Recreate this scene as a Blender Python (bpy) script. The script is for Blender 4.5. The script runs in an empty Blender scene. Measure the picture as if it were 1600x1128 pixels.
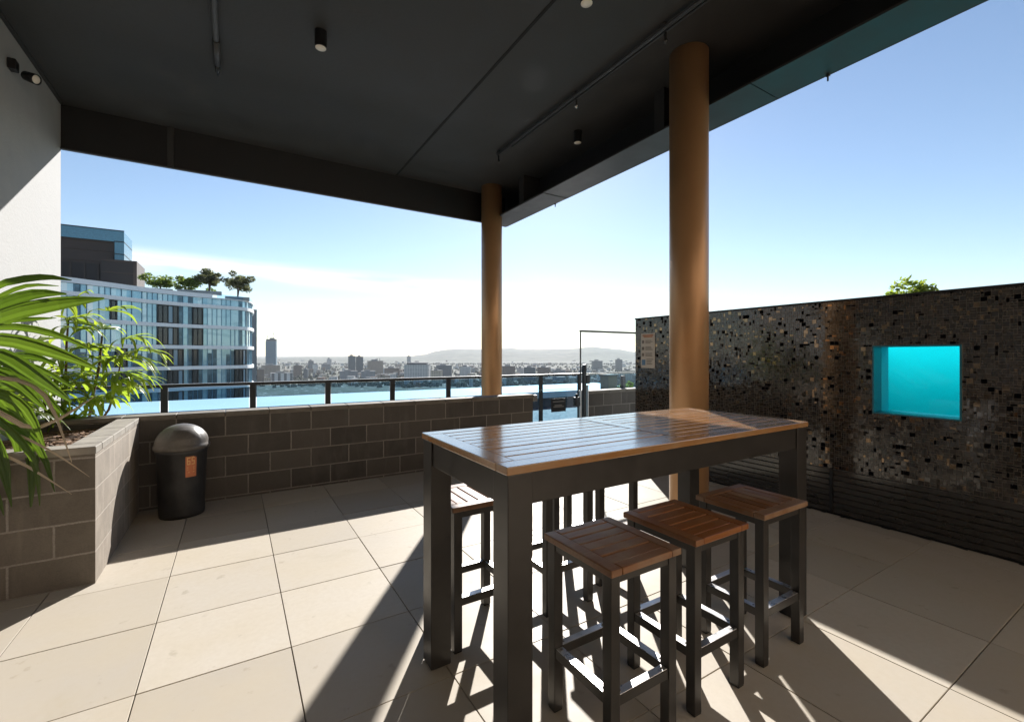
import bpy, bmesh, math, random
from mathutils import Vector, Matrix, noise
R = math.radians
random.seed(7)
sc = bpy.context.scene
COL = sc.collection

# ---------------------------------------------------------------- camera, sky, sun, exposure
F, HY, H = 703.4, 555.0, 1.445          # focal length and horizon row in the photograph's pixels, eye height
YAW = math.atan((366 - 800) / F)
SX, CX = math.sin(YAW), math.cos(YAW)
cam = bpy.data.cameras.new("camera"); camo = bpy.data.objects.new("camera", cam); COL.objects.link(camo)
camo.location = (0, 0, H); camo.rotation_euler = (R(90), 0, YAW)
cam.sensor_width = 36; cam.lens = F / 1600 * 36; cam.shift_y = (HY - 564) / 1600
cam.clip_start = .05; cam.clip_end = 60000
sc.camera = camo

AZ, EL = R(36), R(30.0)                  # sun: azimuth from +Y towards +X, elevation
sunv = Vector((math.sin(AZ) * math.cos(EL), math.cos(AZ) * math.cos(EL), math.sin(EL)))
sl = bpy.data.lights.new("sun", 'SUN'); so = bpy.data.objects.new("sun", sl); COL.objects.link(so)
sl.energy = 4.2; sl.angle = R(.5); sl.color = (1, .965, .92)
so.rotation_euler = sunv.to_track_quat('Z', 'Y').to_euler(); so.location = (0, 0, 60)

SKY_STRENGTH = .06
w = bpy.data.worlds.new("World"); sc.world = w; w.use_nodes = True
wt = w.node_tree; wt.nodes.clear()
def wn(t, **k):
    n = wt.nodes.new(t)
    for a, b in k.items(): setattr(n, a, b)
    return n
wout = wn('ShaderNodeOutputWorld'); wbg = wn('ShaderNodeBackground')
sky = wn('ShaderNodeTexSky', sky_type='NISHITA', sun_disc=False, sun_elevation=EL, sun_rotation=AZ,
         altitude=100, air_density=1.0, dust_density=.12, ozone_density=1.3)
wbg.inputs['Strength'].default_value = SKY_STRENGTH
def wmath(op, a, b=None, c=None):
    n = wn('ShaderNodeMath', operation=op)
    for i, v in enumerate((a, b, c)):
        if v is None: continue
        if isinstance(v, (int, float)): n.inputs[i].default_value = v
        else: wt.links.new(v, n.inputs[i])
    return n.outputs[0]
# thin high cirrus: noise in sky direction, stretched along the horizon
tcw = wn('ShaderNodeTexCoord'); sep = wn('ShaderNodeSeparateXYZ'); wt.links.new(tcw.outputs['Generated'], sep.inputs[0])
azi = wmath('ARCTAN2', sep.outputs[0], sep.outputs[1]); ele = wmath('ARCSINE', sep.outputs[2])
az2 = wmath('ADD', azi, .127); tilt = wmath('ADD', ele, wmath('MULTIPLY', wmath('MULTIPLY', az2, az2), .054))
cmb = wn('ShaderNodeCombineXYZ')
wt.links.new(wmath('MULTIPLY', azi, 3.0), cmb.inputs[0]); wt.links.new(wmath('MULTIPLY', tilt, 24), cmb.inputs[1])
nz = wn('ShaderNodeTexNoise'); nz.inputs['Scale'].default_value = 1.0; nz.inputs['Detail'].default_value = 7; nz.inputs['Roughness'].default_value = .55; nz.inputs['Distortion'].default_value = .6
wt.links.new(cmb.outputs[0], nz.inputs['Vector'])
mr = wn('ShaderNodeMapRange', interpolation_type='SMOOTHSTEP'); mr.inputs['From Min'].default_value = .5; mr.inputs['From Max'].default_value = .74
wt.links.new(nz.outputs['Fac'], mr.inputs['Value'])
band = wn('ShaderNodeMapRange', interpolation_type='SMOOTHSTEP'); band.inputs['From Min'].default_value = R(13); band.inputs['From Max'].default_value = R(6)
wt.links.new(ele, band.inputs['Value'])
def streak(c, wd, k):
    d = wmath('DIVIDE', wmath('ABSOLUTE', wmath('SUBTRACT', tilt, c)), wd)
    m_ = wn('ShaderNodeMapRange', interpolation_type='SMOOTHSTEP'); m_.inputs['From Min'].default_value = 1; m_.inputs['From Max'].default_value = 0; m_.inputs['To Max'].default_value = k
    wt.links.new(d, m_.inputs['Value']); return m_.outputs[0]
stk = streak(R(9.2), R(1.7), .9)
nz2 = wn('ShaderNodeTexNoise'); nz2.inputs['Scale'].default_value = 1.6; nz2.inputs['Detail'].default_value = 5
wt.links.new(cmb.outputs[0], nz2.inputs['Vector'])
m2 = wn('ShaderNodeMapRange'); m2.inputs['From Min'].default_value = .30; m2.inputs['From Max'].default_value = .55; wt.links.new(nz2.outputs['Fac'], m2.inputs['Value'])
# the long streak exists only on the left-hand half of the sky (azimuth below the sun)
sidem = wn('ShaderNodeMapRange', interpolation_type='SMOOTHSTEP'); sidem.inputs['From Min'].default_value = R(62); sidem.inputs['From Max'].default_value = R(40)
wt.links.new(azi, sidem.inputs['Value'])
stk = wmath('MULTIPLY', wmath('MULTIPLY', stk, m2.outputs[0]), sidem.outputs[0])
cl = wmath('MAXIMUM', wmath('MULTIPLY', wmath('MULTIPLY', wmath('MULTIPLY', mr.outputs[0], band.outputs[0]), sidem.outputs[0]), .45), stk)
mixc = wn('ShaderNodeMix', data_type='RGBA')
wt.links.new(cl, mixc.inputs['Factor']); wt.links.new(sky.outputs[0], mixc.inputs['A'])
mixc.inputs['B'].default_value = (8.4, 8.6, 8.8, 1)
wt.links.new(mixc.outputs['Result'], wbg.inputs['Color']); wt.links.new(wbg.outputs[0], wout.inputs[0])

sc.view_settings.view_transform = 'Standard'; sc.view_settings.look = 'None'
sc.view_settings.exposure = 1.3; sc.view_settings.gamma = 1
sc.render.engine = 'CYCLES'
sc.cycles.max_bounces = 10; sc.cycles.volume_bounces = 3; sc.cycles.diffuse_bounces = 5; sc.cycles.glossy_bounces = 4
sc.cycles.transparent_max_bounces = 24; sc.cycles.caustics_reflective = False; sc.cycles.caustics_refractive = False
sc.cycles.sample_clamp_indirect = 6

# ---------------------------------------------------------------- projections of the photograph
def at(px, py, d):
    r = d * (px - 800) / F
    return Vector((r * CX - d * SX, r * SX + d * CX, H - (py - HY) * d / F))
def atz(px, py, z):
    return at(px, py, F * (H - z) / (py - HY))

# ---------------------------------------------------------------- materials
class NT:
    def __init__(s, name):
        s.m = bpy.data.materials.new(name); s.m.use_nodes = True; s.t = s.m.node_tree; s.t.nodes.clear()
        s.out = s.n('ShaderNodeOutputMaterial')
    def n(s, t, **k):
        nd = s.t.nodes.new(t)
        for a, b in k.items(): setattr(nd, a, b)
        return nd
    def put(s, sock, v):
        if isinstance(v, bpy.types.NodeSocket): s.t.links.new(v, sock)
        elif isinstance(v, (tuple, list)) and sock.type == 'RGBA': sock.default_value = (*v[:3], 1)
        else: sock.default_value = v
    def math(s, op, a, b=None, c=None, clamp=False):
        nd = s.n('ShaderNodeMath', operation=op, use_clamp=clamp)
        for i, v in enumerate((a, b, c)):
            if v is not None: s.put(nd.inputs[i], v)
        return nd.outputs[0]
    def mix(s, f, a, b, bt='MIX'):
        nd = s.n('ShaderNodeMix', data_type='RGBA', blend_type=bt)
        s.put(nd.inputs['Factor'], f); s.put(nd.inputs['A'], a); s.put(nd.inputs['B'], b)
        return nd.outputs['Result']
    def rng(s, v, a, b, c=0., d=1., smooth=False):
        nd = s.n('ShaderNodeMapRange')
        if smooth: nd.interpolation_type = 'SMOOTHSTEP'
        s.put(nd.inputs['Value'], v)
        for k, x in zip(('From Min', 'From Max', 'To Min', 'To Max'), (a, b, c, d)): s.put(nd.inputs[k], x)
        return nd.outputs[0]
    def pos(s): return s.n('ShaderNodeNewGeometry').outputs['Position']
    def obj(s): return s.n('ShaderNodeTexCoord').outputs['Object']
    def island(s): return s.n('ShaderNodeNewGeometry').outputs['Random Per Island']
    def orand(s): return s.n('ShaderNodeObjectInfo').outputs['Random']
    def scale(s, v, sc_):
        nd = s.n('ShaderNodeMapping'); s.put(nd.inputs['Vector'], v); nd.inputs['Scale'].default_value = sc_; return nd.outputs[0]
    def noise(s, v, scale, detail=4, rough=.55, dist=0):
        nd = s.n('ShaderNodeTexNoise'); s.put(nd.inputs['Vector'], v)
        nd.inputs['Scale'].default_value = scale; nd.inputs['Detail'].default_value = detail
        nd.inputs['Roughness'].default_value = rough; nd.inputs['Distortion'].default_value = dist
        return nd.outputs['Fac']
    def bump(s, h, st=.3, d=.01):
        nd = s.n('ShaderNodeBump'); s.put(nd.inputs['Height'], h); nd.inputs['Strength'].default_value = st; nd.inputs['Distance'].default_value = d
        return nd.outputs[0]
    def bsdf(s, col, rough=.5, metal=0, normal=None, spec=.5, **k):
        b = s.n('ShaderNodeBsdfPrincipled')
        s.put(b.inputs['Base Color'], col); s.put(b.inputs['Roughness'], rough); s.put(b.inputs['Metallic'], metal)
        s.put(b.inputs['Specular IOR Level'], spec)
        if normal is not None: s.put(b.inputs['Normal'], normal)
        for a, v in k.items(): s.put(b.inputs[a], v)
        return b.outputs[0]
    def done(s, sh):
        s.t.links.new(sh, s.out.inputs[0]); return s.m

def plain(name, col, rough=.5, metal=0, spec=.5, var=.12, nscale=6, bump=.0):
    t = NT(name); p = t.obj(); nz_ = t.noise(p, nscale, 5)
    c = t.mix(t.rng(nz_, .3, .7), tuple(x * (1 - var) for x in col), tuple(min(1, x * (1 + var)) for x in col))
    nm = t.bump(t.noise(p, nscale * 12, 3), bump, .004) if bump else None
    return t.done(t.bsdf(c, t.rng(nz_, .3, .7, max(0, rough - .06), min(1, rough + .08)), metal, nm, spec))

M = {}
# porcelain pavers: one loose tone per tile, faint clouds and stains
t = NT('paver'); p = t.pos(); isl = t.island()
c = t.mix(isl, (.405, .365, .31), (.515, .47, .405))
n1 = t.noise(p, 1.7, 6, .6); n2 = t.noise(p, 34, 4, .6); n3 = t.noise(p, .8, 5, .65, .5)
c = t.mix(t.rng(n1, .35, .7, 0, .5), c, (.44, .375, .27)); c = t.mix(t.rng(n2, .35, .75, 0, .3), c, (.40, .345, .27))
c = t.mix(t.rng(n3, .54, .74, 0, .55, True), c, (.36, .31, .22))
c = t.mix(t.rng(t.noise(p, 9, 4), .64, .72, 0, .4, True), c, (.28, .24, .18))
M['paver'] = t.done(t.bsdf(c, t.rng(n1, .3, .7, .42, .6), 0, t.bump(n2, .08, .003), .12))
M['bed'] = plain('paver_joint', (.035, .032, .03), .95)
# concrete block wall: courses on a 0.4 x 0.2 m bond, in world metres
def blockmat(name, axis, off, z0, c1, c2, mort, blk_h=.203):
    t = NT(name); p = t.pos(); s_ = t.n('ShaderNodeSeparateXYZ'); t.put(s_.inputs[0], p)
    u = t.math('ADD', s_.outputs[axis], off + 40 * .397); v = t.math('ADD', s_.outputs[2], -z0 + 20 * blk_h)
    cb = t.n('ShaderNodeCombineXYZ'); t.put(cb.inputs[0], u); t.put(cb.inputs[1], v)
    wob = t.noise(p, 22, 3); wb = t.n('ShaderNodeVectorMath', operation='ADD')
    t.put(wb.inputs[0], cb.outputs[0]); cw = t.n('ShaderNodeCombineXYZ'); t.put(cw.inputs[0], t.rng(wob, 0, 1, -.004, .004)); t.put(cw.inputs[1], t.rng(t.noise(p, 15, 3), 0, 1, -.004, .004)); t.put(wb.inputs[1], cw.outputs[0])
    b = t.n('ShaderNodeTexBrick'); t.put(b.inputs['Vector'], wb.outputs[0]); b.offset = .5; b.squash = 1
    b.inputs['Scale'].default_value = 1; b.inputs['Brick Width'].default_value = .397; b.inputs['Row Height'].default_value = blk_h
    b.inputs['Mortar Size'].default_value = .0065; b.inputs['Mortar Smooth'].default_value = .25; b.inputs['Bias'].default_value = 0
    t.put(b.inputs['Color1'], c1); t.put(b.inputs['Color2'], c2); t.put(b.inputs['Mortar'], mort)
    fine = t.noise(p, 130, 4, .7); mid = t.noise(p, 7, 5, .6); st = t.noise(t.scale(p, (6, 6, .9)), 1.5, 4)
    c = t.mix(t.rng(fine, .3, .75, 0, .5), b.outputs[0], tuple(x * .6 for x in c1))
    c = t.mix(t.rng(mid, .42, .75, 0, .5), c, tuple(x * 1.55 for x in c1))
    c = t.mix(t.rng(st, .56, .72, 0, .45), c, tuple(min(1, x * 2.0) for x in c1))
    hgt = t.math('SUBTRACT', t.math('MULTIPLY', fine, .35), t.math('MULTIPLY', b.outputs['Fac'], 1.2))
    return t.done(t.bsdf(c, .82, 0, t.bump(hgt, .5, .006), .3))
BL1, BL2, BLM = (.080, .071, .063), (.135, .118, .102), (.33, .295, .26)
M['block_x'] = blockmat('dark_block_masonry', 0, -.123, .229, BL1, BL2, BLM)
M['block_px'] = blockmat('planter_block_bounce_lit', 0, .94, .0, (.125, .106, .086), (.19, .163, .134), BLM, .2)  # front blocks, colour lifted to put in the light bounced onto them
M['block_py'] = blockmat('planter_block_sunlit', 1, -3.82, .0, (.23, .20, .165), (.28, .24, .20), (.38, .34, .29), .2)  # lighter copy of the planter blocks, sunlight put into the side's colour
M['cap'] = plain('capping_stone', (.17, .15, .125), .75, var=.25, nscale=9, bump=.3)
M['planter_cap'] = plain('planter_coping', (.25, .225, .19), .8, var=.2, nscale=9, bump=.3)
M['seal'] = plain('bitumen', (.008, .008, .008), .7)
M['render'] = plain('rendered_wall', (.365, .363, .36), .85, var=.07, nscale=4, bump=.7)
M['bounce'] = plain('bounce_wall_tan', (.62, .50, .39), .85, var=.06)
M['ceiling'] = plain('dark_ceiling', (.040, .039, .0385), .6, var=.16, nscale=2.5, bump=.3)
M['beam'] = plain('beam_paint', (.011, .011, .012), .5, var=.15)
M['flange'] = plain('soffit_metal', (.055, .054, .054), .45, .2, var=.1)
M['lip'] = plain('beam_lip', (.05, .05, .05), .4, .3)
M['groove'] = plain('ceiling_joint', (.008, .008, .008), .8)
M['conduit'] = plain('painted_conduit', (.045, .044, .043), .45)
M['chrome'] = plain('sprinkler_metal', (.55, .53, .5), .25, .9)
M['blackmetal'] = plain('black_powdercoat', (.012, .0125, .014), .38, .2)
M['lens'] = plain('lamp_lens', (.85, .78, .68), .35)
M['column'] = plain('bronze_column_paint', (.47, .265, .125), .38, .35, var=.06, nscale=4)
M['frame'] = plain('gunmetal_frame', (.060, .056, .053), .36, .5, var=.12, nscale=8)
M['alu'] = plain('brushed_footrest', (.72, .71, .70), .3, .9, var=.1, nscale=20)
M['screw'] = plain('screw', (.25, .24, .23), .3, .9)
def wood(name, c1, c2, grey, greyamt, rough=.32, axis=0):
    t = NT(name); p = t.obj(); isl = t.island(); r0 = t.orand()
    ad = t.n('ShaderNodeVectorMath', operation='ADD'); t.put(ad.inputs[0], p); cb = t.n('ShaderNodeCombineXYZ')
    for i in range(3): t.put(cb.inputs[i], t.math('MULTIPLY', t.math('ADD', isl, r0), 13.7 + i * 9))
    t.put(ad.inputs[1], cb.outputs[0])
    g = t.noise(t.scale(ad.outputs[0], (3, 60, 60) if axis == 0 else (60, 3, 60)), 1.0, 6, .6, .8)
    f = t.noise(ad.outputs[0], 5, 4)
    c = t.mix(t.rng(g, .3, .72), c1, c2)
    c = t.mix(t.rng(isl, 0, 1, 0, .5), c, tuple(x * .62 for x in c1))
    c = t.mix(t.math('MULTIPLY', t.rng(f, .42, .68, 0, 1, True), greyamt), c, grey)
    return t.done(t.bsdf(c, t.rng(f, .3, .7, rough, rough + .16), 0, t.bump(g, .25, .003), .5, **({'Coat Weight': 1.0, 'Coat Roughness': .12, 'Coat IOR': 1.6} if name == 'oiled_teak' else {})))
M['table_wood'] = wood('oiled_teak', (.40, .19, .066), (.54, .29, .11), (.40, .30, .19), .35, .13)
M['stool_wood'] = wood('stool_teak', (.27, .092, .024), (.38, .15, .045), (.34, .23, .14), .25, .26)
M['stool_wood_weathered'] = wood('stool_teak_weathered', (.21, .085, .03), (.34, .155, .06), (.36, .28, .20), .5, .28)
# mosaic: every tile is an island of its own
t = NT('mosaic_tile'); isl = t.island()
rp = t.n('ShaderNodeValToRGB'); t.put(rp.inputs[0], isl); rp.color_ramp.interpolation = 'CONSTANT'
els = [(0, (.003, .003, .004)), (.085, (.024, .019, .015)), (.40, (.034, .027, .021)), (.66, (.050, .039, .029)), (.87, (.030, .029, .031)), (.935, (.24, .17, .11))]
while len(rp.color_ramp.elements) < len(els): rp.color_ramp.elements.new(.5)
for e, (a, b) in zip(rp.color_ramp.elements, els): e.position = a; e.color = (*b, 1)
i2 = t.math('FRACT', t.math('MULTIPLY', isl, 37.3))
M['mosaic'] = t.done(t.bsdf(rp.outputs[0], t.rng(i2, 0, 1, .05, .16), t.math('MULTIPLY', t.math('GREATER_THAN', isl, .935), .9), None, t.math('MULTIPLY', t.math('GREATER_THAN', isl, .085), .85)))
M['grout'] = plain('mosaic_grout', (.33, .29, .25), .8)
M['slat'] = plain('dark_slat', (.03, .027, .024), .16, 0, .9, var=.3, nscale=3)
M['walltop'] = plain('wall_capping', (.02, .02, .022), .4)
def glass(name, tint, gloss=1.0, rough=0.0):
    t = NT(name); tr = t.n('ShaderNodeBsdfTransparent'); t.put(tr.inputs[0], tint)
    gl = t.n('ShaderNodeBsdfGlossy'); gl.inputs['Roughness'].default_value = rough; t.put(gl.inputs[0], (1, 1, 1))
    fr = t.n('ShaderNodeFresnel'); fr.inputs[0].default_value = 1.45
    mx = t.n('ShaderNodeMixShader'); bf = t.n('ShaderNodeNewGeometry').outputs['Backfacing']; t.put(mx.inputs[0], t.math('MULTIPLY', t.math('MULTIPLY', fr.outputs[0], gloss), t.math('SUBTRACT', 1, bf))); t.t.links.new(tr.outputs[0], mx.inputs[1]); t.t.links.new(gl.outputs[0], mx.inputs[2])
    return t.done(mx.outputs[0])
M['glass_clear'] = glass('clear_glass', (.97, .985, .985), .8)
M['glass_blue'] = glass('blue_tinted_glass', (.64, .81, .91), .7)
M['glass_edge'] = plain('glass_edge', (.09, .13, .135), .15)
# leaves: light shines through them
def leafmat(name, c1, c2, tr1, tr2, mixf=.5, rough=.38):
    t = NT(name); isl = t.island(); p = t.obj()
    v = t.noise(p, 3, 2); f = t.math('MULTIPLY', t.math('ADD', isl, v), .62, clamp=True)
    b = t.bsdf(t.mix(f, c1, c2), rough, 0, None, .45)
    tl = t.n('ShaderNodeBsdfTranslucent'); t.put(tl.inputs[0], t.mix(f, tr1, tr2))
    mx = t.n('ShaderNodeMixShader'); mx.inputs[0].default_value = mixf; t.t.links.new(b, mx.inputs[1]); t.t.links.new(tl.outputs[0], mx.inputs[2])
    return t.done(mx.outputs[0])
M['leaf_palm'] = leafmat('palm_leaf', (.042, .082, .016), (.085, .13, .026), (.09, .17, .01), (.19, .30, .022), .36)
M['leaf_bright'] = leafmat('lady_palm_leaf', (.085, .14, .022), (.15, .20, .035), (.28, .44, .025), (.52, .63, .045), .55)
M['leaf_bush'] = leafmat('shrub_leaf', (.06, .10, .02), (.13, .17, .04), (.14, .24, .03), (.30, .38, .05), .45)
M['leaf_plum'] = leafmat('frangipani_leaf', (.07, .095, .035), (.13, .125, .08), (.13, .17, .05), (.22, .22, .10), .45)
M['leaf_dead'] = plain('dry_leaf', (.42, .34, .24), .7)
M['cane'] = plain('cane', (.11, .06, .035), .7, var=.4, nscale=30)
M['bark'] = plain('bark', (.14, .10, .075), .85, var=.3)
M['mulch'] = (lambda t: t.done(t.bsdf(t.mix(t.island(), (.05, .026, .014), (.26, .15, .085)), .85)))(NT('bark_mulch'))
M['soil'] = plain('soil', (.035, .022, .015), .95, var=.4, nscale=20)
def scuffed(name, col, rough, sc_):
    t = NT(name); p = t.obj(); n1 = t.noise(p, sc_, 6, .65); n2 = t.noise(t.scale(p, (1, 1, .12)), 60, 3, .7); n3 = t.noise(p, 55, 3, .7, 2)
    c = t.mix(t.rng(n1, .42, .7, 0, .7), col, tuple(x * 2.1 + .012 for x in col)); c = t.mix(t.rng(n2, .6, .75, 0, .4), c, tuple(x * 2.6 + .02 for x in col))
    c = t.mix(t.rng(n3, .66, .72, 0, .6), c, tuple(x * 3.2 + .04 for x in col))
    return t.done(t.bsdf(c, t.rng(n1, .3, .7, rough, rough + .2), .05, t.bump(n3, .1, .003), .5))
M['bin'] = scuffed('bin_plastic', (.022, .021, .021), .36, 7); M['bin_lid'] = scuffed('bin_lid_plastic', (.085, .075, .065), .34, 6)
M['sticker'] = plain('orange_sticker', (.62, .20, .085), .6, var=.12, nscale=14)
M['sticker_ink'] = plain('sticker_ink', (.80, .50, .20), .6)
M['paper'] = plain('sign_paper', (.58, .51, .43), .6, var=.06)
M['ink_grey'] = plain('sign_ink', (.20, .165, .13), .6)
M['ink_red'] = plain('sign_header_ink', (.45, .17, .06), .6)
M['ink_blue'] = plain('sign_pictogram_ink', (.12, .22, .34), .6)
M['ink_pale'] = plain('gate_sign_letters', (.20, .19, .185), .6)
M['signblack'] = plain('gate_sign_face', (.004, .004, .005), .5)
M['steel'] = plain('stainless', (.48, .47, .46), .3, .9)
M['pool'] = plain('pool_lining', (.05, .62, .72), .7, var=.03)
M['pool_frame'] = plain('pool_window_frame', (.02, .16, .22), .35)
M['roof_pale'] = plain('pale_roof_sheet', (.68, .70, .72), .7, var=.05, nscale=.3)
M['roof_dark'] = plain('dark_fascia', (.05, .06, .075), .6)
M['slab'] = plain('white_slab_edge', (.95, .95, .95), .6, var=.03)
M['brown'] = plain('brown_louvre', (.045, .031, .025), .65, var=.2, nscale=1)
M['brown_dark'] = plain('dark_louvre', (.018, .014, .013), .6, var=.2, nscale=1)
M['screen'] = plain('roof_glass_screen', (.10, .22, .28), .12, .2)
M['facade_frame'] = plain('dark_window_frame', (.012, .014, .016), .4)
M['mullion'] = plain('facade_mullion', (.15, .31, .41), .4)
M['planterbox'] = plain('roof_planter_box', (.35, .37, .38), .7)
t = NT('curtain_wall'); isl = t.island(); p = t.pos(); s3 = t.n('ShaderNodeSeparateXYZ'); t.put(s3.inputs[0], p)
i3 = t.math('FRACT', t.math('MULTIPLY', isl, 7.7)); i4 = t.math('FRACT', t.math('MULTIPLY', isl, 23.1))
c = t.mix(isl, (.28, .50, .63), (.60, .79, .87)); c = t.mix(t.rng(i3, .86, .9), c, (.78, .84, .88))
low_ = t.rng(s3.outputs[2], 1.5, 2.8, .52, .08)                      # dark reflections on the lower floors, painted in as more dark panes
c = t.mix(t.math('LESS_THAN', i4, low_), c, (.06, .12, .17)); c = t.mix(t.rng(t.noise(t.scale(p, (.5, .5, 1.4)), 1, 3), .5, .62, 0, .4), c, (.16, .30, .40))
M['curtain'] = t.done(t.bsdf(c, t.rng(isl, 0, 1, .05, .2), .45, None, .8))
t = NT('window_pane'); isl = t.island(); c = t.mix(t.rng(isl, .55, .6), (.03, .045, .055), (.22, .36, .46))
M['pane'] = t.done(t.bsdf(c, .08, 0, None, .8))

# ---------------------------------------------------------------- mesh helpers
def prop(o, label=None, cat=None, group=None, kind=None):
    for k, v in (('label', label), ('category', cat), ('group', group), ('kind', kind)):
        if v: o[k] = v
    return o
def thing(name, label, cat, loc=(0, 0, 0), group=None, rz=0):
    o = bpy.data.objects.new(name, None); COL.objects.link(o); o.location = loc; o.rotation_euler = (0, 0, rz)
    o.empty_display_size = .1
    return prop(o, label, cat, group)
def link(name, me, mats, parent=None, loc=None):
    for m in (mats if isinstance(mats, (list, tuple)) else [mats]): me.materials.append(m)
    o = bpy.data.objects.new(name, me); COL.objects.link(o)
    if parent: o.parent = parent
    if loc is not None: o.location = loc
    return o
class MB:
    """collects shapes in world metres; build() writes them as one mesh relative to an origin"""
    def __init__(s): s.b = bmesh.new(); s.mi = 0
    def _tag(s, fs):
        for f in fs: f.material_index = s.mi
    def box(s, x0, x1, y0, y1, z0, z1, bev=0, seg=2, rot=None):
        vs = [s.b.verts.new(v) for v in ((x0, y0, z0), (x1, y0, z0), (x1, y1, z0), (x0, y1, z0), (x0, y0, z1), (x1, y0, z1), (x1, y1, z1), (x0, y1, z1))]
        fs = [s.b.faces.new([vs[i] for i in q]) for q in ((3, 2, 1, 0), (4, 5, 6, 7), (0, 1, 5, 4), (1, 2, 6, 5), (2, 3, 7, 6), (3, 0, 4, 7))]
        s._tag(fs)
        if rot is not None:
            for v in vs: v.co = rot @ v.co
        if bev:
            es = list({e for f in fs for e in f.edges})
            r = bmesh.ops.bevel(s.b, geom=es, offset=bev, segments=seg, affect='EDGES', profile=.5)
            s._tag(r['faces'])
        return s
    def poly(s, pts):
        f = s.b.faces.new([s.b.verts.new(p) for p in pts]); f.material_index = s.mi; return f
    def prism(s, pts, axis, a, b, bev=0):
        def mk(q, v):
            return {0: (v, q[0], q[1]), 1: (q[0], v, q[1]), 2: (q[0], q[1], v)}[axis]
        A = [s.b.verts.new(mk(q, a)) for q in pts]; B = [s.b.verts.new(mk(q, b)) for q in pts]
        n = len(pts); fs = [s.b.faces.new(A[::-1]), s.b.faces.new(B)]
        for i in range(n): fs.append(s.b.faces.new([A[i], A[(i + 1) % n], B[(i + 1) % n], B[i]]))
        s._tag(fs)
        if bev:
            r = bmesh.ops.bevel(s.b, geom=list({e for f in fs for e in f.edges}), offset=bev, segments=2, affect='EDGES'); s._tag(r['faces'])
        return s
    def lathe(s, prof, cx, cy, n=32, smooth=True, cap=True):
        rings = []
        for (r, z) in prof:
            rings.append([s.b.verts.new((cx + r * math.cos(2 * math.pi * i / n), cy + r * math.sin(2 * math.pi * i / n), z)) for i in range(n)])
        for a, b in zip(rings, rings[1:]):
            for i in range(n):
                f = s.b.faces.new([a[i], a[(i + 1) % n], b[(i + 1) % n], b[i]]); f.smooth = smooth; f.material_index = s.mi
        if cap:
            s._tag([s.b.faces.new(rings[0][::-1]), s.b.faces.new(rings[-1])])
        return s
    def tube(s, pts, rad, n=8, cap=True):
        pts = [Vector(p) for p in pts]; rings = []; up = Vector((0, 0, 1))
        for i, p in enumerate(pts):
            d = (pts[min(i + 1, len(pts) - 1)] - pts[max(i - 1, 0)]).normalized()
            a = d.cross(up); a = a.normalized() if a.length > 1e-3 else Vector((1, 0, 0)); c = d.cross(a)
            r = rad[i] if isinstance(rad, (list, tuple)) else rad
            rings.append([s.b.verts.new(p + (a * math.cos(2 * math.pi * k / n) + c * math.sin(2 * math.pi * k / n)) * r) for k in range(n)])
        for a, b in zip(rings, rings[1:]):
            for k in range(n):
                f = s.b.faces.new([a[k], a[(k + 1) % n], b[(k + 1) % n], b[k]]); f.smooth = True; f.material_index = s.mi
        if cap: s._tag([s.b.faces.new(rings[0][::-1]), s.b.faces.new(rings[-1])])
        return s
    def build(s, name, mats, parent=None, origin=None, fix=True):
        if fix: bmesh.ops.recalc_face_normals(s.b, faces=s.b.faces[:])
        o3 = Vector(origin) if origin is not None else (Vector(parent.matrix_basis.translation) if parent and parent.parent is None and parent.type == 'EMPTY' else Vector((0, 0, 0)))
        if parent and parent.type == 'MESH': o3 = Vector(parent['_o']) if '_o' in parent else o3
        for v in s.b.verts: v.co -= o3
        me = bpy.data.meshes.new(name); s.b.to_mesh(me); s.b.free()
        o = link(name, me, mats, parent)
        if parent is None: o.location = o3
        return o
def text(body, size, name, mat, parent, mtx):
    cu = bpy.data.curves.new(name, 'FONT'); cu.body = body; cu.size = size; cu.extrude = .0006; cu.align_x = 'CENTER'
    tmp = bpy.data.objects.new('tmp', cu); COL.objects.link(tmp)
    me = bpy.data.meshes.new_from_object(tmp.evaluated_get(bpy.context.evaluated_depsgraph_get()))
    bpy.data.objects.remove(tmp); me.transform(mtx)
    return link(name, me, mat, parent)
def copy_tree(o, parent=None):
    c = o.copy(); COL.objects.link(c); c.parent = parent
    for ch in list(o.children): copy_tree(ch, c)
    return c
def structure(o): o['kind'] = 'structure'; return o

# ================================================================ THE SETTING
# pavers as separate slabs over a dark bed: real open joints
XJ, YJ, TW = .241, .666, .6
m = MB()
for i in range(-16, 24):
    for j in range(-17, 13):
        x0, y0 = XJ + i * .6, YJ + j * .603
        if x0 > 11 or y0 > 7.6: continue
        dz = random.uniform(-.0012, .0012); g = .0024
        m.box(x0 + g, x0 + .6 - g, y0 + g, y0 + .603 - g, -.02, dz, .0012, 1)
structure(m.build('floor', M['paver']))
m = MB(); m.box(-9.5, 14.5, -9.9, 7.75, -.3, -.016); structure(m.build('floor_bed', M['bed']))

ZC, ZB, YRF = 4.01, 3.55, 6.34        # ceiling height, beam bottom, back edge of the roof
# left rendered wall and an added, unseen wall behind the viewer that bounces warm light
XW = -1.51
t_ = MB().box(XW - .22, XW, -4.5, YRF, 0, ZC).build('side_wall', M['render']); prop(t_, 'tall pale rendered wall rising behind the planter, sunlit in its lower corner', 'wall')

t_ = MB().box(-9.5, 16, -6.2, -5.9, 0, 11).build('bounce_wall', M['bounce']); prop(t_, 'warm rendered wall added out of view behind the viewer to bounce light', 'wall')

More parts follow.
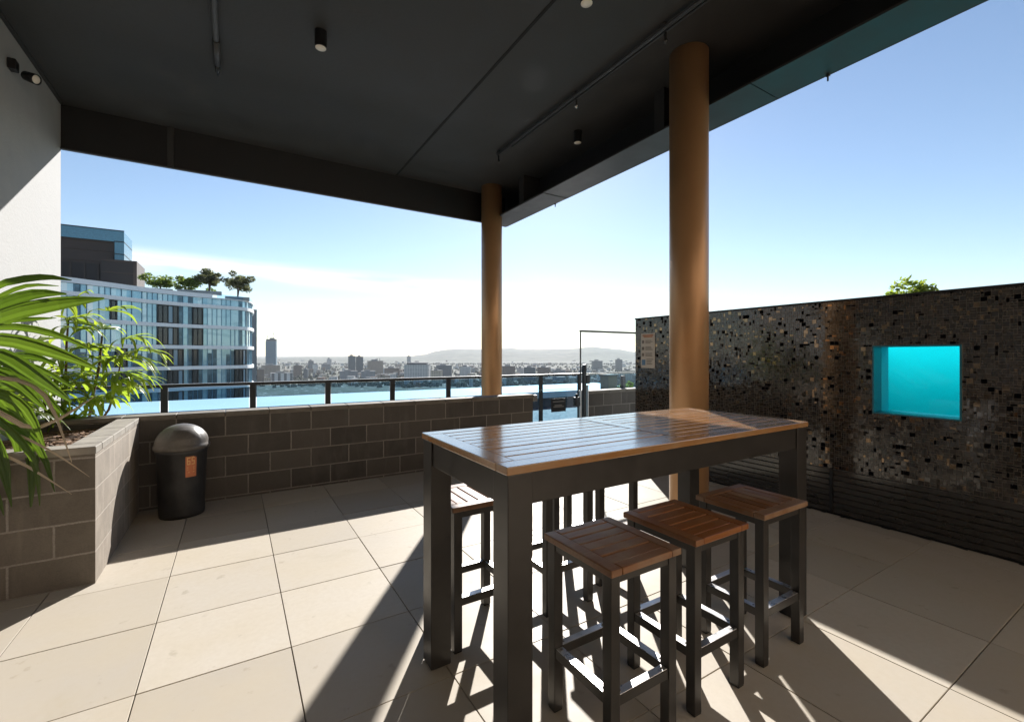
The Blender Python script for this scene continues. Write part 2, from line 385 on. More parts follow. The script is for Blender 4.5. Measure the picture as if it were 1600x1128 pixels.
# canopy roof
rf = thing('canopy_roof', 'large dark flat canopy roof over the table, carried by two bronze columns', 'roof', (1.4, 2, 4.0))
m = MB(); m.box(XW, 3.78, -2.6, YRF, ZC, ZC + .1); m.build('ceiling_panel', M['ceiling'], rf)
m = MB(); m.box(-9, 5.86, -2.6, 7.35, 4.68, 4.75); m.build('hidden_shade_deck', M['beam'], rf)  # unseen upper deck, its overhang shaped to cast the shade edge on the table
m = MB(); m.box(-6, 3.78, YRF + .002, YRF + .02, ZB + .02, 4.679); m.build('edge_beam', M['beam'], rf)
m = MB(); m.box(-6, 3.80, YRF - .02, YRF + .022, ZB, ZB + .015); m.build('beam_lip', M['lip'], rf)
m = MB(); m.box(3.781, 3.80, -2.6, YRF + .02, ZB + .02, 4.679); m.build('edge_beam', M['beam'], rf)
m = MB()
for y0, y1 in ((-2.6, 1.996), (2.004, 4.75), (4.758, YRF - .022)): m.box(3.41, 3.80, y0, y1, ZB - (.006 if y0 > 4.7 else 0), ZB + .018)
m.build('soffit', M['flange'], rf)
for x in (-.61,):
    m = MB(); m.box(x - .03, x + .03, YRF - .02, YRF + .001, ZB + .02, ZC - .002); m.build('stiffener', M['lip'], rf)
for y in (5.42, 2.96, .33):
    m = MB(); m.box(3.5, 3.779, y - .06, y + .06, ZB + .02, ZC - .002); m.build('stiffener', M['lip'], rf)
m = MB(); m.box(1.956, 1.981, -2.6, YRF - .02, ZC - .004, ZC + .004); m.build('ceiling_joint', M['groove'], rf)
m = MB(); m.box(XW + .002, XW + .03, -2.6, YRF - .02, ZC - .012, ZC + .004); m.build('ceiling_trim', M['lip'], rf)

# columns
for cx, y, lab, z0 in ((3.305, 2.48, 'near bronze column rising behind the table to the canopy', 0), (3.35, 6.02, 'far bronze column behind the low block wall at the canopy corner', 0)):
    c = thing('bronze_column', lab, 'column', (cx, y, z0), 'bronze columns under the canopy')
    m = MB(); m.lathe([(.158, .012), (.158, ZC)], cx, y, 64); m.build('shaft', M['column'], c)
    m = MB(); m.lathe([(.172, .001), (.172, .012), (.161, .02)], cx, y, 64, False); m.build('base_ring', M['column'], c)

# low block wall with coping
YB = 5.36
def coping(m, x0, x1, y0, y1, z0, z1, joints):
    xs = [x0] + [j for j in joints if x0 < j < x1] + [x1]
    for a, b in zip(xs, xs[1:]): m.box(a + .002, b - .002, y0, y1, z0, z1 + random.uniform(-.001, .001), .004, 1)
bw = thing('block_wall', 'long low wall of dark concrete blocks behind the rubbish bin', 'wall', (0, YB, 0))
m = MB(); m.box(XW + .001, 3.66, YB, YB + .19, 0, .838); m.build('masonry', M['block_x'], bw)
m = MB(); coping(m, XW + .001, 3.675, YB - .012, YB + .20, .84, .880, [-1.3, -.87, -.47, -.076, .312, .714, 1.104, 1.511, 1.896, 2.296, 2.671, 3.1]); m.build('coping', M['cap'], bw)
bw2 = thing('block_wall', 'short piece of dark block wall behind the tall glass screen', 'wall', (5.6, YB + .08, 0))
m = MB(); m.box(4.74, 9.5, YB + .06, YB + .25, 0, .838); m.build('masonry', M['block_x'], bw2)
m = MB(); coping(m, 4.73, 9.5, YB + .045, YB + .26, .84, .88, [5.2, 5.6, 6, 6.4, 6.8]); m.build('coping', M['cap'], bw2)

# planter
PX1, PY0 = -.75, 3.82
pl = thing('block_planter', 'tall brown block planter full of palms against the pale wall', 'planter', (-1.13, 4.4, 0))
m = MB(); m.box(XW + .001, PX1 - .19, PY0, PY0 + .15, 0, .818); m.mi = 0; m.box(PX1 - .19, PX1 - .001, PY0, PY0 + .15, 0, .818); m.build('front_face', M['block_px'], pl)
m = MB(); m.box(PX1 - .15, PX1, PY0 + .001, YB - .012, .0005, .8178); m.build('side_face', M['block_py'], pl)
m = MB()
xs = [XW + .001, -1.2, PX1 + .004]
for a, b in zip(xs, xs[1:]): m.box(a + .001, b - .001, PY0 - .004, PY0 + .155, .82, .867, .004, 1)
ys = [PY0 + .157, 4.3, 4.72, 5.1, YB - .014]
for a, b in zip(ys, ys[1:]): m.box(PX1 - .155, PX1 + .004, a + .001, b - .001, .82, .867, .004, 1)
m.build('coping', M['planter_cap'], pl)
m = MB(); m.box(XW + .002, PX1 - .156, PY0 + .157, YB - .001, .5, .76); m.build('soil', M['soil'], pl)
m = MB()
for _ in range(2600):
    x = random.uniform(XW + .02, PX1 - .17); y = random.uniform(PY0 + .17, YB - .02); s = random.uniform(.010, .032)
    z = .762 + random.uniform(0, .03); a = random.uniform(0, 6.28); tl = random.uniform(-.6, .6)
    rt = Matrix.Translation((x, y, z)) @ Matrix.Rotation(a, 4, 'Z') @ Matrix.Rotation(tl, 4, 'X')
    m.box(-s, s, -s * .4, s * .4, -.003, .003, rot=rt)
prop(m.build('mulch', M['mulch'], fix=False), 'brown bark mulch covering the soil of the block planter', 'mulch', kind='stuff')

# mosaic wall: thousands of separate tiles, every one tilted by a hair
XM, YE, ZT, ZL = 4.68, 4.36, 1.95, .405
WIN = (1.110, 1.671, .945, 1.528)       # y0, y1, z0, z1 of the pool window
mw = thing('mosaic_wall', 'long wall of dark glossy mosaic tiles on the right', 'wall', (XM, 1.5, 0))
YS = -4.4; D = .30
m = MB()
for (y0, y1, z0, z1) in ((YS, WIN[0], .002, ZT - .02), (WIN[1], YE, .002, ZT - .02), (WIN[0], WIN[1], .002, WIN[2]), (WIN[0], WIN[1], WIN[3], ZT - .02)):
    m.box(XM + .003, XM + D, y0, y1, z0, z1)
m.build('grout_bed', M['grout'], mw)
m = MB(); U = .0186
ny, nzr = int((YE + .6) / U), int((ZT - .02 - ZL) / U); UZ = (ZT - .0185 - ZL) / nzr
used = set(); rnd = random.Random(3)
for k in range(nzr):
    for j in range(ny):
        if (j, k) in used: continue
        q = rnd.random(); wj, hk = (2, 2) if q < .26 else (2, 1) if q < .52 else (1, 2) if q < .76 else (1, 1)
        cells = [(j + a, k + b) for a in range(wj) for b in range(hk)]
        if any(c_ in used or c_[0] >= ny or c_[1] >= nzr for c_ in cells): wj = hk = 1; cells = [(j, k)]
        used.update(cells)
        y1 = YE - .001 - j * U; y0 = y1 - wj * U; z0 = ZL + k * UZ; z1 = z0 + hk * UZ
        if y1 > WIN[0] and y0 < WIN[1] and z1 > WIN[2] and z0 < WIN[3]:      # cut tiles at the window's edge
            cuts = [(y1 - WIN[1], (max(y0, WIN[1]), y1, z0, z1)), (WIN[0] - y0, (y0, min(y1, WIN[0]), z0, z1)), (z1 - WIN[3], (y0, y1, max(z0, WIN[3]), z1)), (WIN[2] - z0, (y0, y1, z0, min(z1, WIN[2])))]
            best = max(cuts, key=lambda q: q[0])
            if best[0] < .006: continue
            y0, y1, z0, z1 = best[1]
        g = .0015; ty, tz = rnd.gauss(0, .009), rnd.gauss(0, .009); hy_, hz_ = (y1 - y0) / 2 - g, (z1 - z0) / 2 - g; yc, zc = (y0 + y1) / 2, (z0 + z1) / 2
        def q_(a, b): return (XM - .0012 + ty * a * hy_ + tz * b * hz_, yc + a * hy_, zc + b * hz_)
        m.poly([q_(1, -1), q_(-1, -1), q_(-1, 1), q_(1, 1)])
m.build('mosaic_tiles', M['mosaic'], mw, fix=False)
m = MB(); m.box(XM + .002, XM + D, YE, YE + .004, .002, ZT - .02); m.build('end_face', M['slat'], mw)
m = MB(); m.box(XM - .012, XM + D + .01, YS, YE + .01, ZT - .018, ZT, .003, 1); m.build('capping', M['walltop'], mw)
m = MB(); nsl = 8; sh = (ZL - .008) / nsl
for k in range(nsl): m.box(XM - .022, XM + .001, YS, YE, .012 + k * sh, .012 + (k + 1) * sh - .007, .0025, 1)
m.build('slatted_plinth', M['slat'], mw)
for y in (1.974, -.4):
    m = MB(); m.box(XM - .034, XM - .020, y - .014, y + .014, .0, ZL + .005, .002, 1); m.build('cover_strip', M['blackmetal'], mw)
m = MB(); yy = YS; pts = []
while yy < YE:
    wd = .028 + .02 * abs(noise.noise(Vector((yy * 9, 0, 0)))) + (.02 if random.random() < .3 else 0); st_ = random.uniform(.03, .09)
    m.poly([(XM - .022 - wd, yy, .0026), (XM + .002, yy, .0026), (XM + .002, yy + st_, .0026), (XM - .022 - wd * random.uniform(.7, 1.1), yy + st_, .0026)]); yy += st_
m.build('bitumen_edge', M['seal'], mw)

# pool behind the wall, seen through its window
pj = MB()
pj.box(XM + .302, 7.83, -3.83, -3.81, .0, 1.83); pj.box(XM + .302, 7.83, 4.51, 4.53, .0, 1.83); pj.box(7.81, 7.83, -3.8, 4.5, .0, 1.83)
pj.box(7.62, 7.83, -3.8, 4.5, 1.832, 1.87, .004, 1); pj.box(XM + .33, 7.83, 4.32, 4.53, 1.872, 1.905, .004, 1)
prop(pj.build('pool_surround', M['planterbox']), 'grey concrete surround enclosing the raised pool behind the mosaic wall', 'wall')
po = thing('pool', 'turquoise pool water glowing behind the window in the mosaic wall', 'pool', (6, 1.5, .4))
PXa, PXb, PYa, PYb, PZ = XM + D, 7.6, -3.6, 4.3, 1.80
m = MB(); m.box(PXa + .002, PXb, PYa, PYb, .25, .40); m.box(PXb, PXb + .2, PYa - .2, PYb + .2, .25, PZ + .02); m.box(PXa + .002, PXb, PYa - .2, PYa, .25, PZ + .02); m.box(PXa + .002, PXb, PYb, PYb + .2, .25, PZ + .02)
m.build('pool_shell', M['pool'], po)
t = NT('pool_water'); vs = t.n('ShaderNodeVolumePrincipled')
vs.inputs['Color'].default_value = (.01, .83, .90, 1); vs.inputs['Density'].default_value = 1.6; vs.inputs['Anisotropy'].default_value = .35
t.t.links.new(vs.outputs[0], t.out.inputs['Volume']); M['water'] = t.m
m = MB(); m.box(PXa + .003, PXb - .001, PYa + .001, PYb - .001, .401, PZ - .03); m.box(XM + .154, PXa + .0025, WIN[0] + .014, WIN[1] - .014, WIN[2] + .014, WIN[3] - .014); m.build('water', M['water'], po)
pw = thing('pool_window', 'square turquoise viewing window set into the dark mosaic wall', 'window', (XM, 1.39, .94))
y0, y1, z0, z1 = WIN
m = MB(); m.box(XM + .13, XM + .152, y0 + .002, y1 - .002, z0 + .002, z1 - .002); m.build('pane', glass('pool_acrylic', (.97, .99, .99), .2), pw)
fr_ = .012
def ring(xa, xb):
    m = MB()
    m.box(xa, xb, y0 + .0005, y0 + fr_, z0 + .0005, z1 - .0005); m.box(xa, xb, y1 - fr_, y1 - .0005, z0 + .0005, z1 - .0005)
    m.box(xa, xb, y0 + fr_, y1 - fr_, z0 + .0005, z0 + fr_); m.box(xa, xb, y0 + fr_, y1 - fr_, z1 - fr_, z1 - .0005)
    return m
ring(XM + .153, XM + D + .001).build('reveal', M['pool'], pw)
m = ring(XM - .004, XM + .1525)
m.build('frame', M['pool_frame'], pw)

# ================================================================ FURNITURE
TX0, TX1, TY0, TY1, TZ = .760, 2.712, 1.262, 2.052, 1.077
tb = thing('bar_table', 'tall rectangular bar table with slatted timber top and thick dark metal legs', 'table', ((TX0 + TX1) / 2, (TY0 + TY1) / 2, 0))
m = MB(); fb = .075; T0 = TZ - .028
m.box(TX0, TX1, TY0, TY0 + fb, T0, TZ, .003); m.box(TX0, TX1, TY1 - fb, TY1, T0, TZ, .003)
g = .0015
m.box(TX0, TX0 + fb, TY0 + fb + g, TY1 - fb - g, T0, TZ, .003); m.box(TX1 - fb, TX1, TY0 + fb + g, TY1 - fb - g, T0, TZ, .003)
xc = (TX0 + TX1) / 2
m.box(xc - fb / 2, xc + fb / 2, TY0 + fb + g, TY1 - fb - g, T0, TZ, .003)
ns = 9; sw = (TY1 - TY0 - 2 * fb) / ns
for a, b in ((TX0 + fb + g, xc - fb / 2 - g), (xc + fb / 2 + g, TX1 - fb - g)):
    for k in range(ns):
        gg = .0042
        m.box(a, b, TY0 + fb + k * sw + gg, TY0 + fb + (k + 1) * sw - gg, T0 + .001, TZ - random.uniform(.0003, .0018), .002)
m.build('tabletop', M['table_wood'], tb)
m = MB(); m.box(TX0 + .108, TX1 - .108, TY0 + .06, TY1 - .06, T0 - .008, T0 - .001); m.build('gap_shade_sheet', M['blackmetal'], tb)  # black sheet added under the slats so their gaps look shaded
LG = .1; e = .006
for x0 in (TX0 + e, TX1 - e - LG):
    for y0 in (TY0 + e, TY1 - e - LG):
        m = MB(); m.box(x0, x0 + LG, y0, y0 + LG, .004, T0 - .001, .003); lg = m.build('leg', M['frame'], tb); lg['_o'] = tuple(tb.location)
        m = MB(); m.box(x0 + .004, x0 + LG - .004, y0 + .004, y0 + LG - .004, .0005, .004); m.build('foot_pad', M['blackmetal'], lg)
m = MB(); A0 = T0 - .112
m.box(TX0 + e + LG + .001, TX1 - e - LG - .001, TY0 + e + .008, TY0 + e + .048, A0, T0 - .001, .002); m.box(TX0 + e + LG + .001, TX1 - e - LG - .001, TY1 - e - .048, TY1 - e - .008, A0, T0 - .001, .002)
m.box(TX0 + e + .008, TX0 + e + .048, TY0 + e + LG + .001, TY1 - e - LG - .001, A0, T0 - .001, .002); m.box(TX1 - e - .048, TX1 - e - .008, TY0 + e + LG + .001, TY1 - e - LG - .001, A0, T0 - .001, .002)
m.build('apron', M['frame'], tb)

def make_stool(name, label, wood_m, grp):
    s = thing(name, label, 'bar stool', (0, 0, 0), grp)
    SW, SD, SZ, th = .182, .196, .712, .026
    m = MB(); fb = .052; g = .0012
    m.box(-SW, -SW + fb, -SD, SD, SZ - th, SZ, .004); m.box(SW - fb, SW, -SD, SD, SZ - th, SZ, .004)
    m.box(-SW + fb + g, SW - fb - g, -SD, -SD + .045, SZ - th, SZ, .004); m.box(-SW + fb + g, SW - fb - g, SD - .045, SD, SZ - th, SZ, .004)
    n = 5; ww = (2 * SD - .09) / n
    for k in range(n): m.box(-SW + fb + g, SW - fb - g, -SD + .045 + k * ww + .0042, -SD + .045 + (k + 1) * ww - .0042, SZ - th + .001, SZ - random.uniform(.0003, .0022), .0025)
    m.build('seat', wood_m, s)
    LW, lx, ly = .043, SW - .012, SD - .014
    m = MB(); m.box(-lx + .045, lx - .045, -ly + .045, ly - .045, SZ - th - .007, SZ - th - .001); m.build('gap_shade_sheet', M['blackmetal'], s)  # black sheet added below the seat, standing in for shade between slats
    for sx in (-1, 1):
        for sy in (-1, 1):
            a, b = sx * lx, sy * ly
            x0, x1 = sorted((a, a - sx * LW)); y0, y1 = sorted((b, b - sy * LW))
            m = MB(); m.box(x0, x1, y0, y1, .006, SZ - th - .001, .0025); lg = m.build('leg', M['frame'], s)
            m = MB(); m.box(x0 + .002, x1 - .002, y0 + .002, y1 - .002, .0005, .006); m.build('foot_cap', M['blackmetal'], lg)
    m = MB(); z1 = SZ - th - .001; z0 = z1 - .032
    m.box(-lx + LW + .0005, lx - LW - .0005, -ly + .004, -ly + .034, z0, z1, .0015); m.box(-lx + LW + .0005, lx - LW - .0005, ly - .034, ly - .004, z0, z1, .0015)
    m.box(-lx + .004, -lx + .034, -ly + LW + .0005, ly - LW - .0005, z0, z1, .0015); m.box(lx - .034, lx - .004, -ly + LW + .0005, ly - LW - .0005, z0, z1, .0015)
    m.build('seat_frame', M['frame'], s)
    for q in range(4):
        m = MB(); z1 = .258; z0 = .222
        if q < 2:
            yy = (-ly + .004, -ly + .039) if q == 0 else (ly - .039, ly - .004)
            xx = (-lx + LW + .0005, lx - LW - .0005)
        else:
            xx = (-lx + .004, -lx + .039) if q == 2 else (lx - .039, lx - .004)
            yy = (-ly + LW + .0005, ly - LW - .0005)
        m.box(xx[0], xx[1], yy[0], yy[1], z0, z1, .0015); fr2 = m.build('footrest', M['frame'], s)
        m = MB(); m.box(xx[0] + .001, xx[1] - .001, yy[0] + .002, yy[1] - .002, z1 + .0003, z1 + .0022, .0008, 1); m.build('tread_plate', M['alu'], fr2)
        for u in (0, 1):
            m = MB()
            cx_ = (xx[0] + .018 if u == 0 else xx[1] - .018) if q < 2 else (xx[0] + xx[1]) / 2
            cy_ = (yy[0] + yy[1]) / 2 if q < 2 else (yy[0] + .018 if u == 0 else yy[1] - .018)
            m.lathe([(.005, z1 + .0022), (.005, z1 + .0035), (.002, z1 + .0045)], cx_, cy_, 10)
            m.build('screw', M['screw'], fr2)
    return s
GS = 'timber topped bar stools round the bar table'
stA = make_stool('bar_stool', 'nearest bar stool with a weathered greyish seat, in front of the table', M['stool_wood_weathered'], GS)
stB = make_stool('bar_stool', 'bar stool with the reddest timber seat, middle one of the front row', M['stool_wood'], GS)
stA.location = (1.270, 1.317, 0); stB.location = (1.732, 1.326, 0)
stools = [(stA, 'bar stool at the right end of the front row, nearest the mosaic wall', (2.262, 1.328), 90),
          (stA, 'bar stool behind the table seen between its two left legs', (1.086, 2.165), 90),
          (stB, 'bar stool standing behind the table, middle one of the far row, seat hidden', (1.632, 2.19), 0),
          (stB, 'bar stool standing behind the table, the far row one nearest the near column', (2.11, 2.285), 0)]
for src, lab, (x, y), rz in stools:
    c = copy_tree(src); c['label'] = lab; c.location = (x, y, 0); c.rotation_euler = (0, 0, R(rz))

# bin
BX, BY = -.405, 5.075
bn = thing('rubbish_bin', 'round black rubbish bin with a domed lid and orange sticker beside the planter', 'bin', (BX, BY, 0))
m = MB(); m.lathe([(.185, .004), (.192, .0), (.196, .03), (.205, .3), (.216, .56), (.226, .575), (.226, .60), (.22, .605), (.2, .6)], BX, BY, 56, True, False); m.build('body', M['bin'], bn)
m = MB(); m.lathe([(.20, .598), (.238, .600), (.243, .612), (.243, .632), (.236, .640)] + [(.232 * math.cos(a), .64 + .182 * math.sin(a)) for a in [R(x) for x in range(6, 90, 7)]] + [(.003, .822)], BX, BY, 56, True, False)
ld = m.build('lid', M['bin_lid'], bn); ld['_o'] = tuple(bn.location)
bn.scale = (.88, .88, 1)
fa = math.atan2(-BY, -BX) + .12
m = MB(); rows = []
for v in range(9):
    a = R(10 + v * 6.0); row = []
    for u in range(17):
        b = fa + R(-44 + u * 5.5) * (1 - .004 * v); rr = 1.016 - .03 * (abs(u - 8) == 8) - .03 * (v in (0, 8))
        row.append(m.b.verts.new((BX + .232 * rr * math.cos(a) * math.cos(b), BY + .232 * rr * math.cos(a) * math.sin(b), .64 + .182 * rr * math.sin(a))))
    rows.append(row)
for r0, r1 in zip(rows, rows[1:]):
    for i in range(16): f = m.b.faces.new([r0[i], r0[i + 1], r1[i + 1], r1[i]]); f.smooth = True
m.build('push_flap', M['bin_lid'], ld)
# sticker wrapped on the drum
sa = math.atan2(-BY, -BX) + .36
def drum(u, z, off): return (BX + (.2135 + off - (.56 - z) * .042) * math.cos(sa + u), BY + (.2135 + off - (.56 - z) * .042) * math.sin(sa + u), z)
m = MB(); N_ = 8
for i in range(N_):
    u0, u1 = -.23 + .46 * i / N_, -.23 + .46 * (i + 1) / N_
    zt0, zt1 = (.548, .548) if i < 6 else (.546, .53)
    m.poly([drum(u0, .365, .0035), drum(u1, .365, .0035), drum(u1, zt1, .0035), drum(u0, zt0, .0035)])
stk_o = m.build('sticker', M['sticker'], bn); stk_o['_o'] = tuple(bn.location)
m = MB()
def seg(u0, u1, z0, z1): m.poly([drum(u0, z0, .005), drum(u1, z0, .005), drum(u1, z1, .005), drum(u0, z1, .005)])
wv = .02
def digit(kind, u0):
    u1 = u0 + .13; za, zb, zc_ = .475, .507, .540; t2 = .008
    seg(u0, u1, zc_ - t2, zc_); seg(u0, u1, zb - t2 / 2, zb + t2 / 2); seg(u0, u1, za, za + t2)
    seg(u0, u0 + wv * 1.6, zb, zc_); seg(u1 - wv * 1.6, u1, za, zb)
    if kind == 6: seg(u0, u0 + wv * 1.6, za, zb)
digit(6, -.17); digit(5, .01)
for z in (.448, .430, .405): seg(-.17 + (.04 if z < .42 else 0), .14, z, z + .006)
m.build('sticker_lettering', M['sticker_ink'], stk_o)

# wall sign, gate, glass screen, balustrade
sg = thing('pool_rules_sign', 'narrow cream sign with red header near the far end of the mosaic wall', 'sign', (XM, 4.14, 1.27))
y0, y1, z0, z1 = 4.022, 4.257, 1.275, 1.735
so_ = MB().box(XM - .009, XM - .004, y0, y1, z0, z1, .001, 1).build('board', M['paper'], sg)
def bars(rects, mat, name):
    m = MB()
    for (a, b, c_, d_) in rects: m.box(XM - .0108, XM - .0094, y1 - b * (y1 - y0), y1 - a * (y1 - y0), z1 - d_ * (z1 - z0), z1 - c_ * (z1 - z0))
    m.build(name, mat, sg)
bars([(.12, .9, .04, .075), (.2, .84, .085, .115)], M['ink_red'], 'header_lettering')
rr = []
for k, c0 in enumerate((.2, .39, .57)):
    rr += [(.08, .24, c0, c0 + .09)] + [(.34, .34 + random.uniform(.35, .56), c0 + i * .036, c0 + i * .036 + .017) for i in range(3)]
rr += [(.42, .42 + random.uniform(.3, .5), .74 + i * .045, .758 + i * .045) for i in range(4)]
bars(rr, M['ink_grey'], 'text_lines'); bars([(.08, .33, .76, .92)], M['ink_blue'], 'pictogram')

YG = YB + .02
gt = thing('glass_gate', 'low clear glass pool gate with a black sign hung on it', 'gate', (4.1, YG, 0))
m = MB(); m.box(3.70, 4.50, YG, YG + .01, .08, .93, .001, 1); m.build('glass_panel', M['glass_clear'], gt)
m = MB(); m.box(3.70, 4.50, YG + .001, YG + .009, .931, .936); m.build('glass_edge', M['glass_edge'], gt)
m = MB(); m.box(4.0, 4.275, YG - .006, YG - .001, .60, .80, .001, 1); sgn = m.build('sign_plate', M['signblack'], gt); sgn['_o'] = tuple(gt.location)
m = MB()
for (a, b, z) in ((.03, .245, .745), (.06, .20, .69), (.04, .235, .668)): m.box(4.0 + a, 4.0 + b, YG - .0078, YG - .0062, z, z + .014)
m.build('sign_text_lines', M['ink_pale'], sgn)
for z in (.22, .78):
    m = MB(); m.box(3.67, 3.74, YG - .022, YG + .03, z, z + .09, .004); m.build('hinge', M['steel'], gt)
m = MB(); m.box(4.45, 4.53, YG - .03, YG + .04, .66, .80, .006); m.lathe([(.02, .8), (.02, .84), (.012, .85)], 4.49, YG, 16); m.build('latch', M['blackmetal'], gt)
lp = thing('latch_post', 'slim black gate post with a child safety latch', 'post', (4.64, YG, 0))
m = MB(); m.box(4.615, 4.665, YG - .025, YG + .025, .004, 1.20, .003); m.build('post', M['blackmetal'], lp)
m = MB(); m.prism([(4.608, 1.2), (4.672, 1.2), (4.66, 1.31), (4.63, 1.30)], 1, YG - .03, YG + .03, .004); m.box(4.668, 4.74, YG - .028, YG + .028, 1.0, 1.14, .01); m.build('latch_housing', M['blackmetal'], lp)
m = MB(); m.box(4.55, 4.568, YG - .02, YG + .02, .004, .9, .002); m.box(4.70, 4.716, YG - .02, YG + .02, .004, .98, .002); m.build('channel', M['steel'], lp)
gs = thing('glass_screen', 'tall clear glass screen with a thin dark top rail beside the mosaic wall', 'glass screen', (5.3, YG, 0))
m = MB(); m.box(4.585, 6.6, YG + .004, YG + .016, .94, 1.80, .001, 1); m.build('glass_panel', M['glass_clear'], gs)
m = MB(); m.box(4.565, 6.61, YG - .006, YG + .026, 1.805, 1.835, .002, 1); m.build('top_rail', M['blackmetal'], gs)
m = MB(); m.box(4.568, 4.583, YG, YG + .02, .90, 1.803, .001, 1); m.build('side_rail', M['conduit'], gs)
fp = thing('glass_spigot', 'small steel glass clamp standing on the block wall behind the glass screen', 'clamp', (5.62, YG + .1, .88))
m = MB(); m.box(5.56, 5.62, YG + .08, YG + .14, .8805, 1.10, .006); m.build('clamp_body', M['roof_dark'], fp)
m = MB(); m.box(5.545, 5.635, YG + .068, YG + .152, .8803, .888, .002, 1); m.build('base_plate', M['steel'], fp)

YR, ZR = 7.80, 1.04
bl = thing('balustrade', 'long black railed balustrade with blue tinted glass along the terrace edge', 'balustrade', (2.5, YR, 0))
XRe = 6.66
posts = [-.82 + 1.058 * k for k in range(-8, 8)]
m = MB(); m.box(-9.5, XRe + .03, YR - .03, YR + .03, ZR - .04, ZR, .004); m.build('top_rail', M['blackmetal'], bl)
m = MB(); m.box(-9.5, XRe + .03, YR - .031, YR + .031, ZR + .0006, ZR + .003); m.build('rail_cap', M['alu'], bl)
for x in posts:
    m = MB(); m.box(x - .04, x + .04, YR - .025, YR + .025, .0, ZR - .041, .003); m.build('post', M['blackmetal'], bl)
for a, b in zip(posts, posts[1:]):
    m = MB(); m.box(a + .05, b - .05, YR - .005, YR + .005, .05, ZR - .05); m.build('glass_panel', M['glass_blue'], bl)
b2 = thing('balustrade', 'short stretch of frameless blue glass balustrade beyond the end of the black railing', 'balustrade', (8.5, YR, 0))
for a in (6.75, 8.0, 9.25, 10.5):
    m = MB(); m.box(a, a + 1.22, YR - .005, YR + .005, .05, ZR - .04); m.build('glass_panel', M['glass_blue'], b2)
m = MB(); m.box(6.72, 11.8, YR - .015, YR + .015, ZR - .03, ZR, .003); m.build('top_rail', M['steel'], b2)
pb = thing('masonry_pier', 'small tan masonry pier beyond the glass screen', 'pier', (9.2, 9.6, 0))
PP = at(951, 612, 13.0)
m = MB(); m.box(PP.x - .17, PP.x + .17, PP.y - .17, PP.y + .17, -.3, at(951, 588, 13).z, .01); m.build('pier_shaft', plain('tan_render', (.42, .33, .24), .8), pb, origin=pb.location)
m = MB(); zt = at(951, 588, 13).z; m.box(PP.x - .2, PP.x + .2, PP.y - .2, PP.y + .2, zt + .001, zt + .06, .008); m.build('pier_cap', M['planter_cap'], pb)

# ceiling fittings
def downlight(x, y, lab):
    d = thing('downlight', lab, 'downlight', (x, y, ZC), 'cylinder downlights on the canopy ceiling')
    m = MB(); m.lathe([(.046, ZC - .001), (.046, ZC - .13), (.042, ZC - .132), (.0415, ZC - .12)], x, y, 32, False, False); m.build('can', M['blackmetal'], d)
    m = MB(); m.lathe([(.0405, ZC - .125), (.040, ZC - .1325), (.015, ZC - .1335)], x, y, 32); m.build('lens', M['lens'], d)
downlight(.584, 3.836, 'black cylinder downlight alone on the left half of the ceiling')
downlight(3.353, 4.0, 'black cylinder downlight near the soffit edge, between the two columns')
downlight(2.077, 2.382, 'black cylinder downlight cut by the top edge, between ceiling joint and conduit')
wl = thing('wall_spotlight', 'small black spotlight on the pale wall just under the ceiling', 'spotlight', (XW, 5.17, 3.72))
m = MB(); m.box(XW + .001, XW + .05, 5.05, 5.13, 3.69, 3.77, .006); m.build('bracket', M['blackmetal'], wl)
ax = Matrix.Translation((XW + .10, 5.17, 3.70)) @ Matrix.Rotation(R(112), 4, 'Y') @ Matrix.Rotation(R(28), 4, 'X') @ Matrix.Scale(.75, 4)
m = MB(); m.lathe([(.035, -.07), (.05, -.05), (.055, .07), (.048, .072), (.045, .06)], 0, 0, 24, True, False)
for v in m.b.verts: v.co = ax @ v.co
m.build('head', M['blackmetal'], wl)
m = MB(); m.lathe([(.045, .060), (.04, .064), (.01, .066)], 0, 0, 24)
for v in m.b.verts: v.co = ax @ v.co
m.build('lens', M['lens'], wl)
cd = thing('conduit', 'dark conduit pipe with sprinkler heads under the right half of the ceiling', 'pipe', (2.827, 4, ZC))
m = MB(); m.tube([(2.827, -2.5, ZC - .045), (2.827, 4.92, ZC - .038)], .018, 12); m.build('pipe', M['conduit'], cd)
m = MB(); m.tube([(2.885, -2.5, ZC - .03), (2.885, 4.67, ZC - .025)], .010, 10); m.build('pipe', M['conduit'], cd)
for y in (4.90, 3.42, 2.35):
    m = MB(); m.box(2.814, 2.84, y - .02, y + .02, ZC - .03, ZC - .002); m.build('clip', M['conduit'], cd)
    m = MB(); m.lathe([(.009, ZC - .06), (.009, ZC - .12), (.02, ZC - .125), (.02, ZC - .135), (.006, ZC - .15)], 2.852 if y < 4.5 else 2.827, y, 12); m.build('sprinkler_head', M['chrome'] if y == 3.42 else M['conduit'], cd)
c2 = thing('conduit', 'short grey pipe ending in a sprinkler head on the left of the ceiling', 'pipe', (-.125, 3.8, ZC))
m = MB(); m.tube([(-.125, -2.5, ZC - .03), (-.125, 4.34, ZC - .03)], .02, 12); m.build('pipe', plain('grey_pipe', (.10, .098, .095), .45), c2)
m = MB(); m.tube([(-.125, 4.34, ZC - .03), (-.125, 4.69, ZC - .03)], .026, 12); m.build('sleeve', M['conduit'], c2)
m = MB(); m.tube([(-.125, 4.69, ZC - .03), (-.125, 4.79, ZC - .035), (-.125, 4.84, ZC - .05)], [.016, .022, .004], 10); m.build('sprinkler_head', M['blackmetal'], c2)
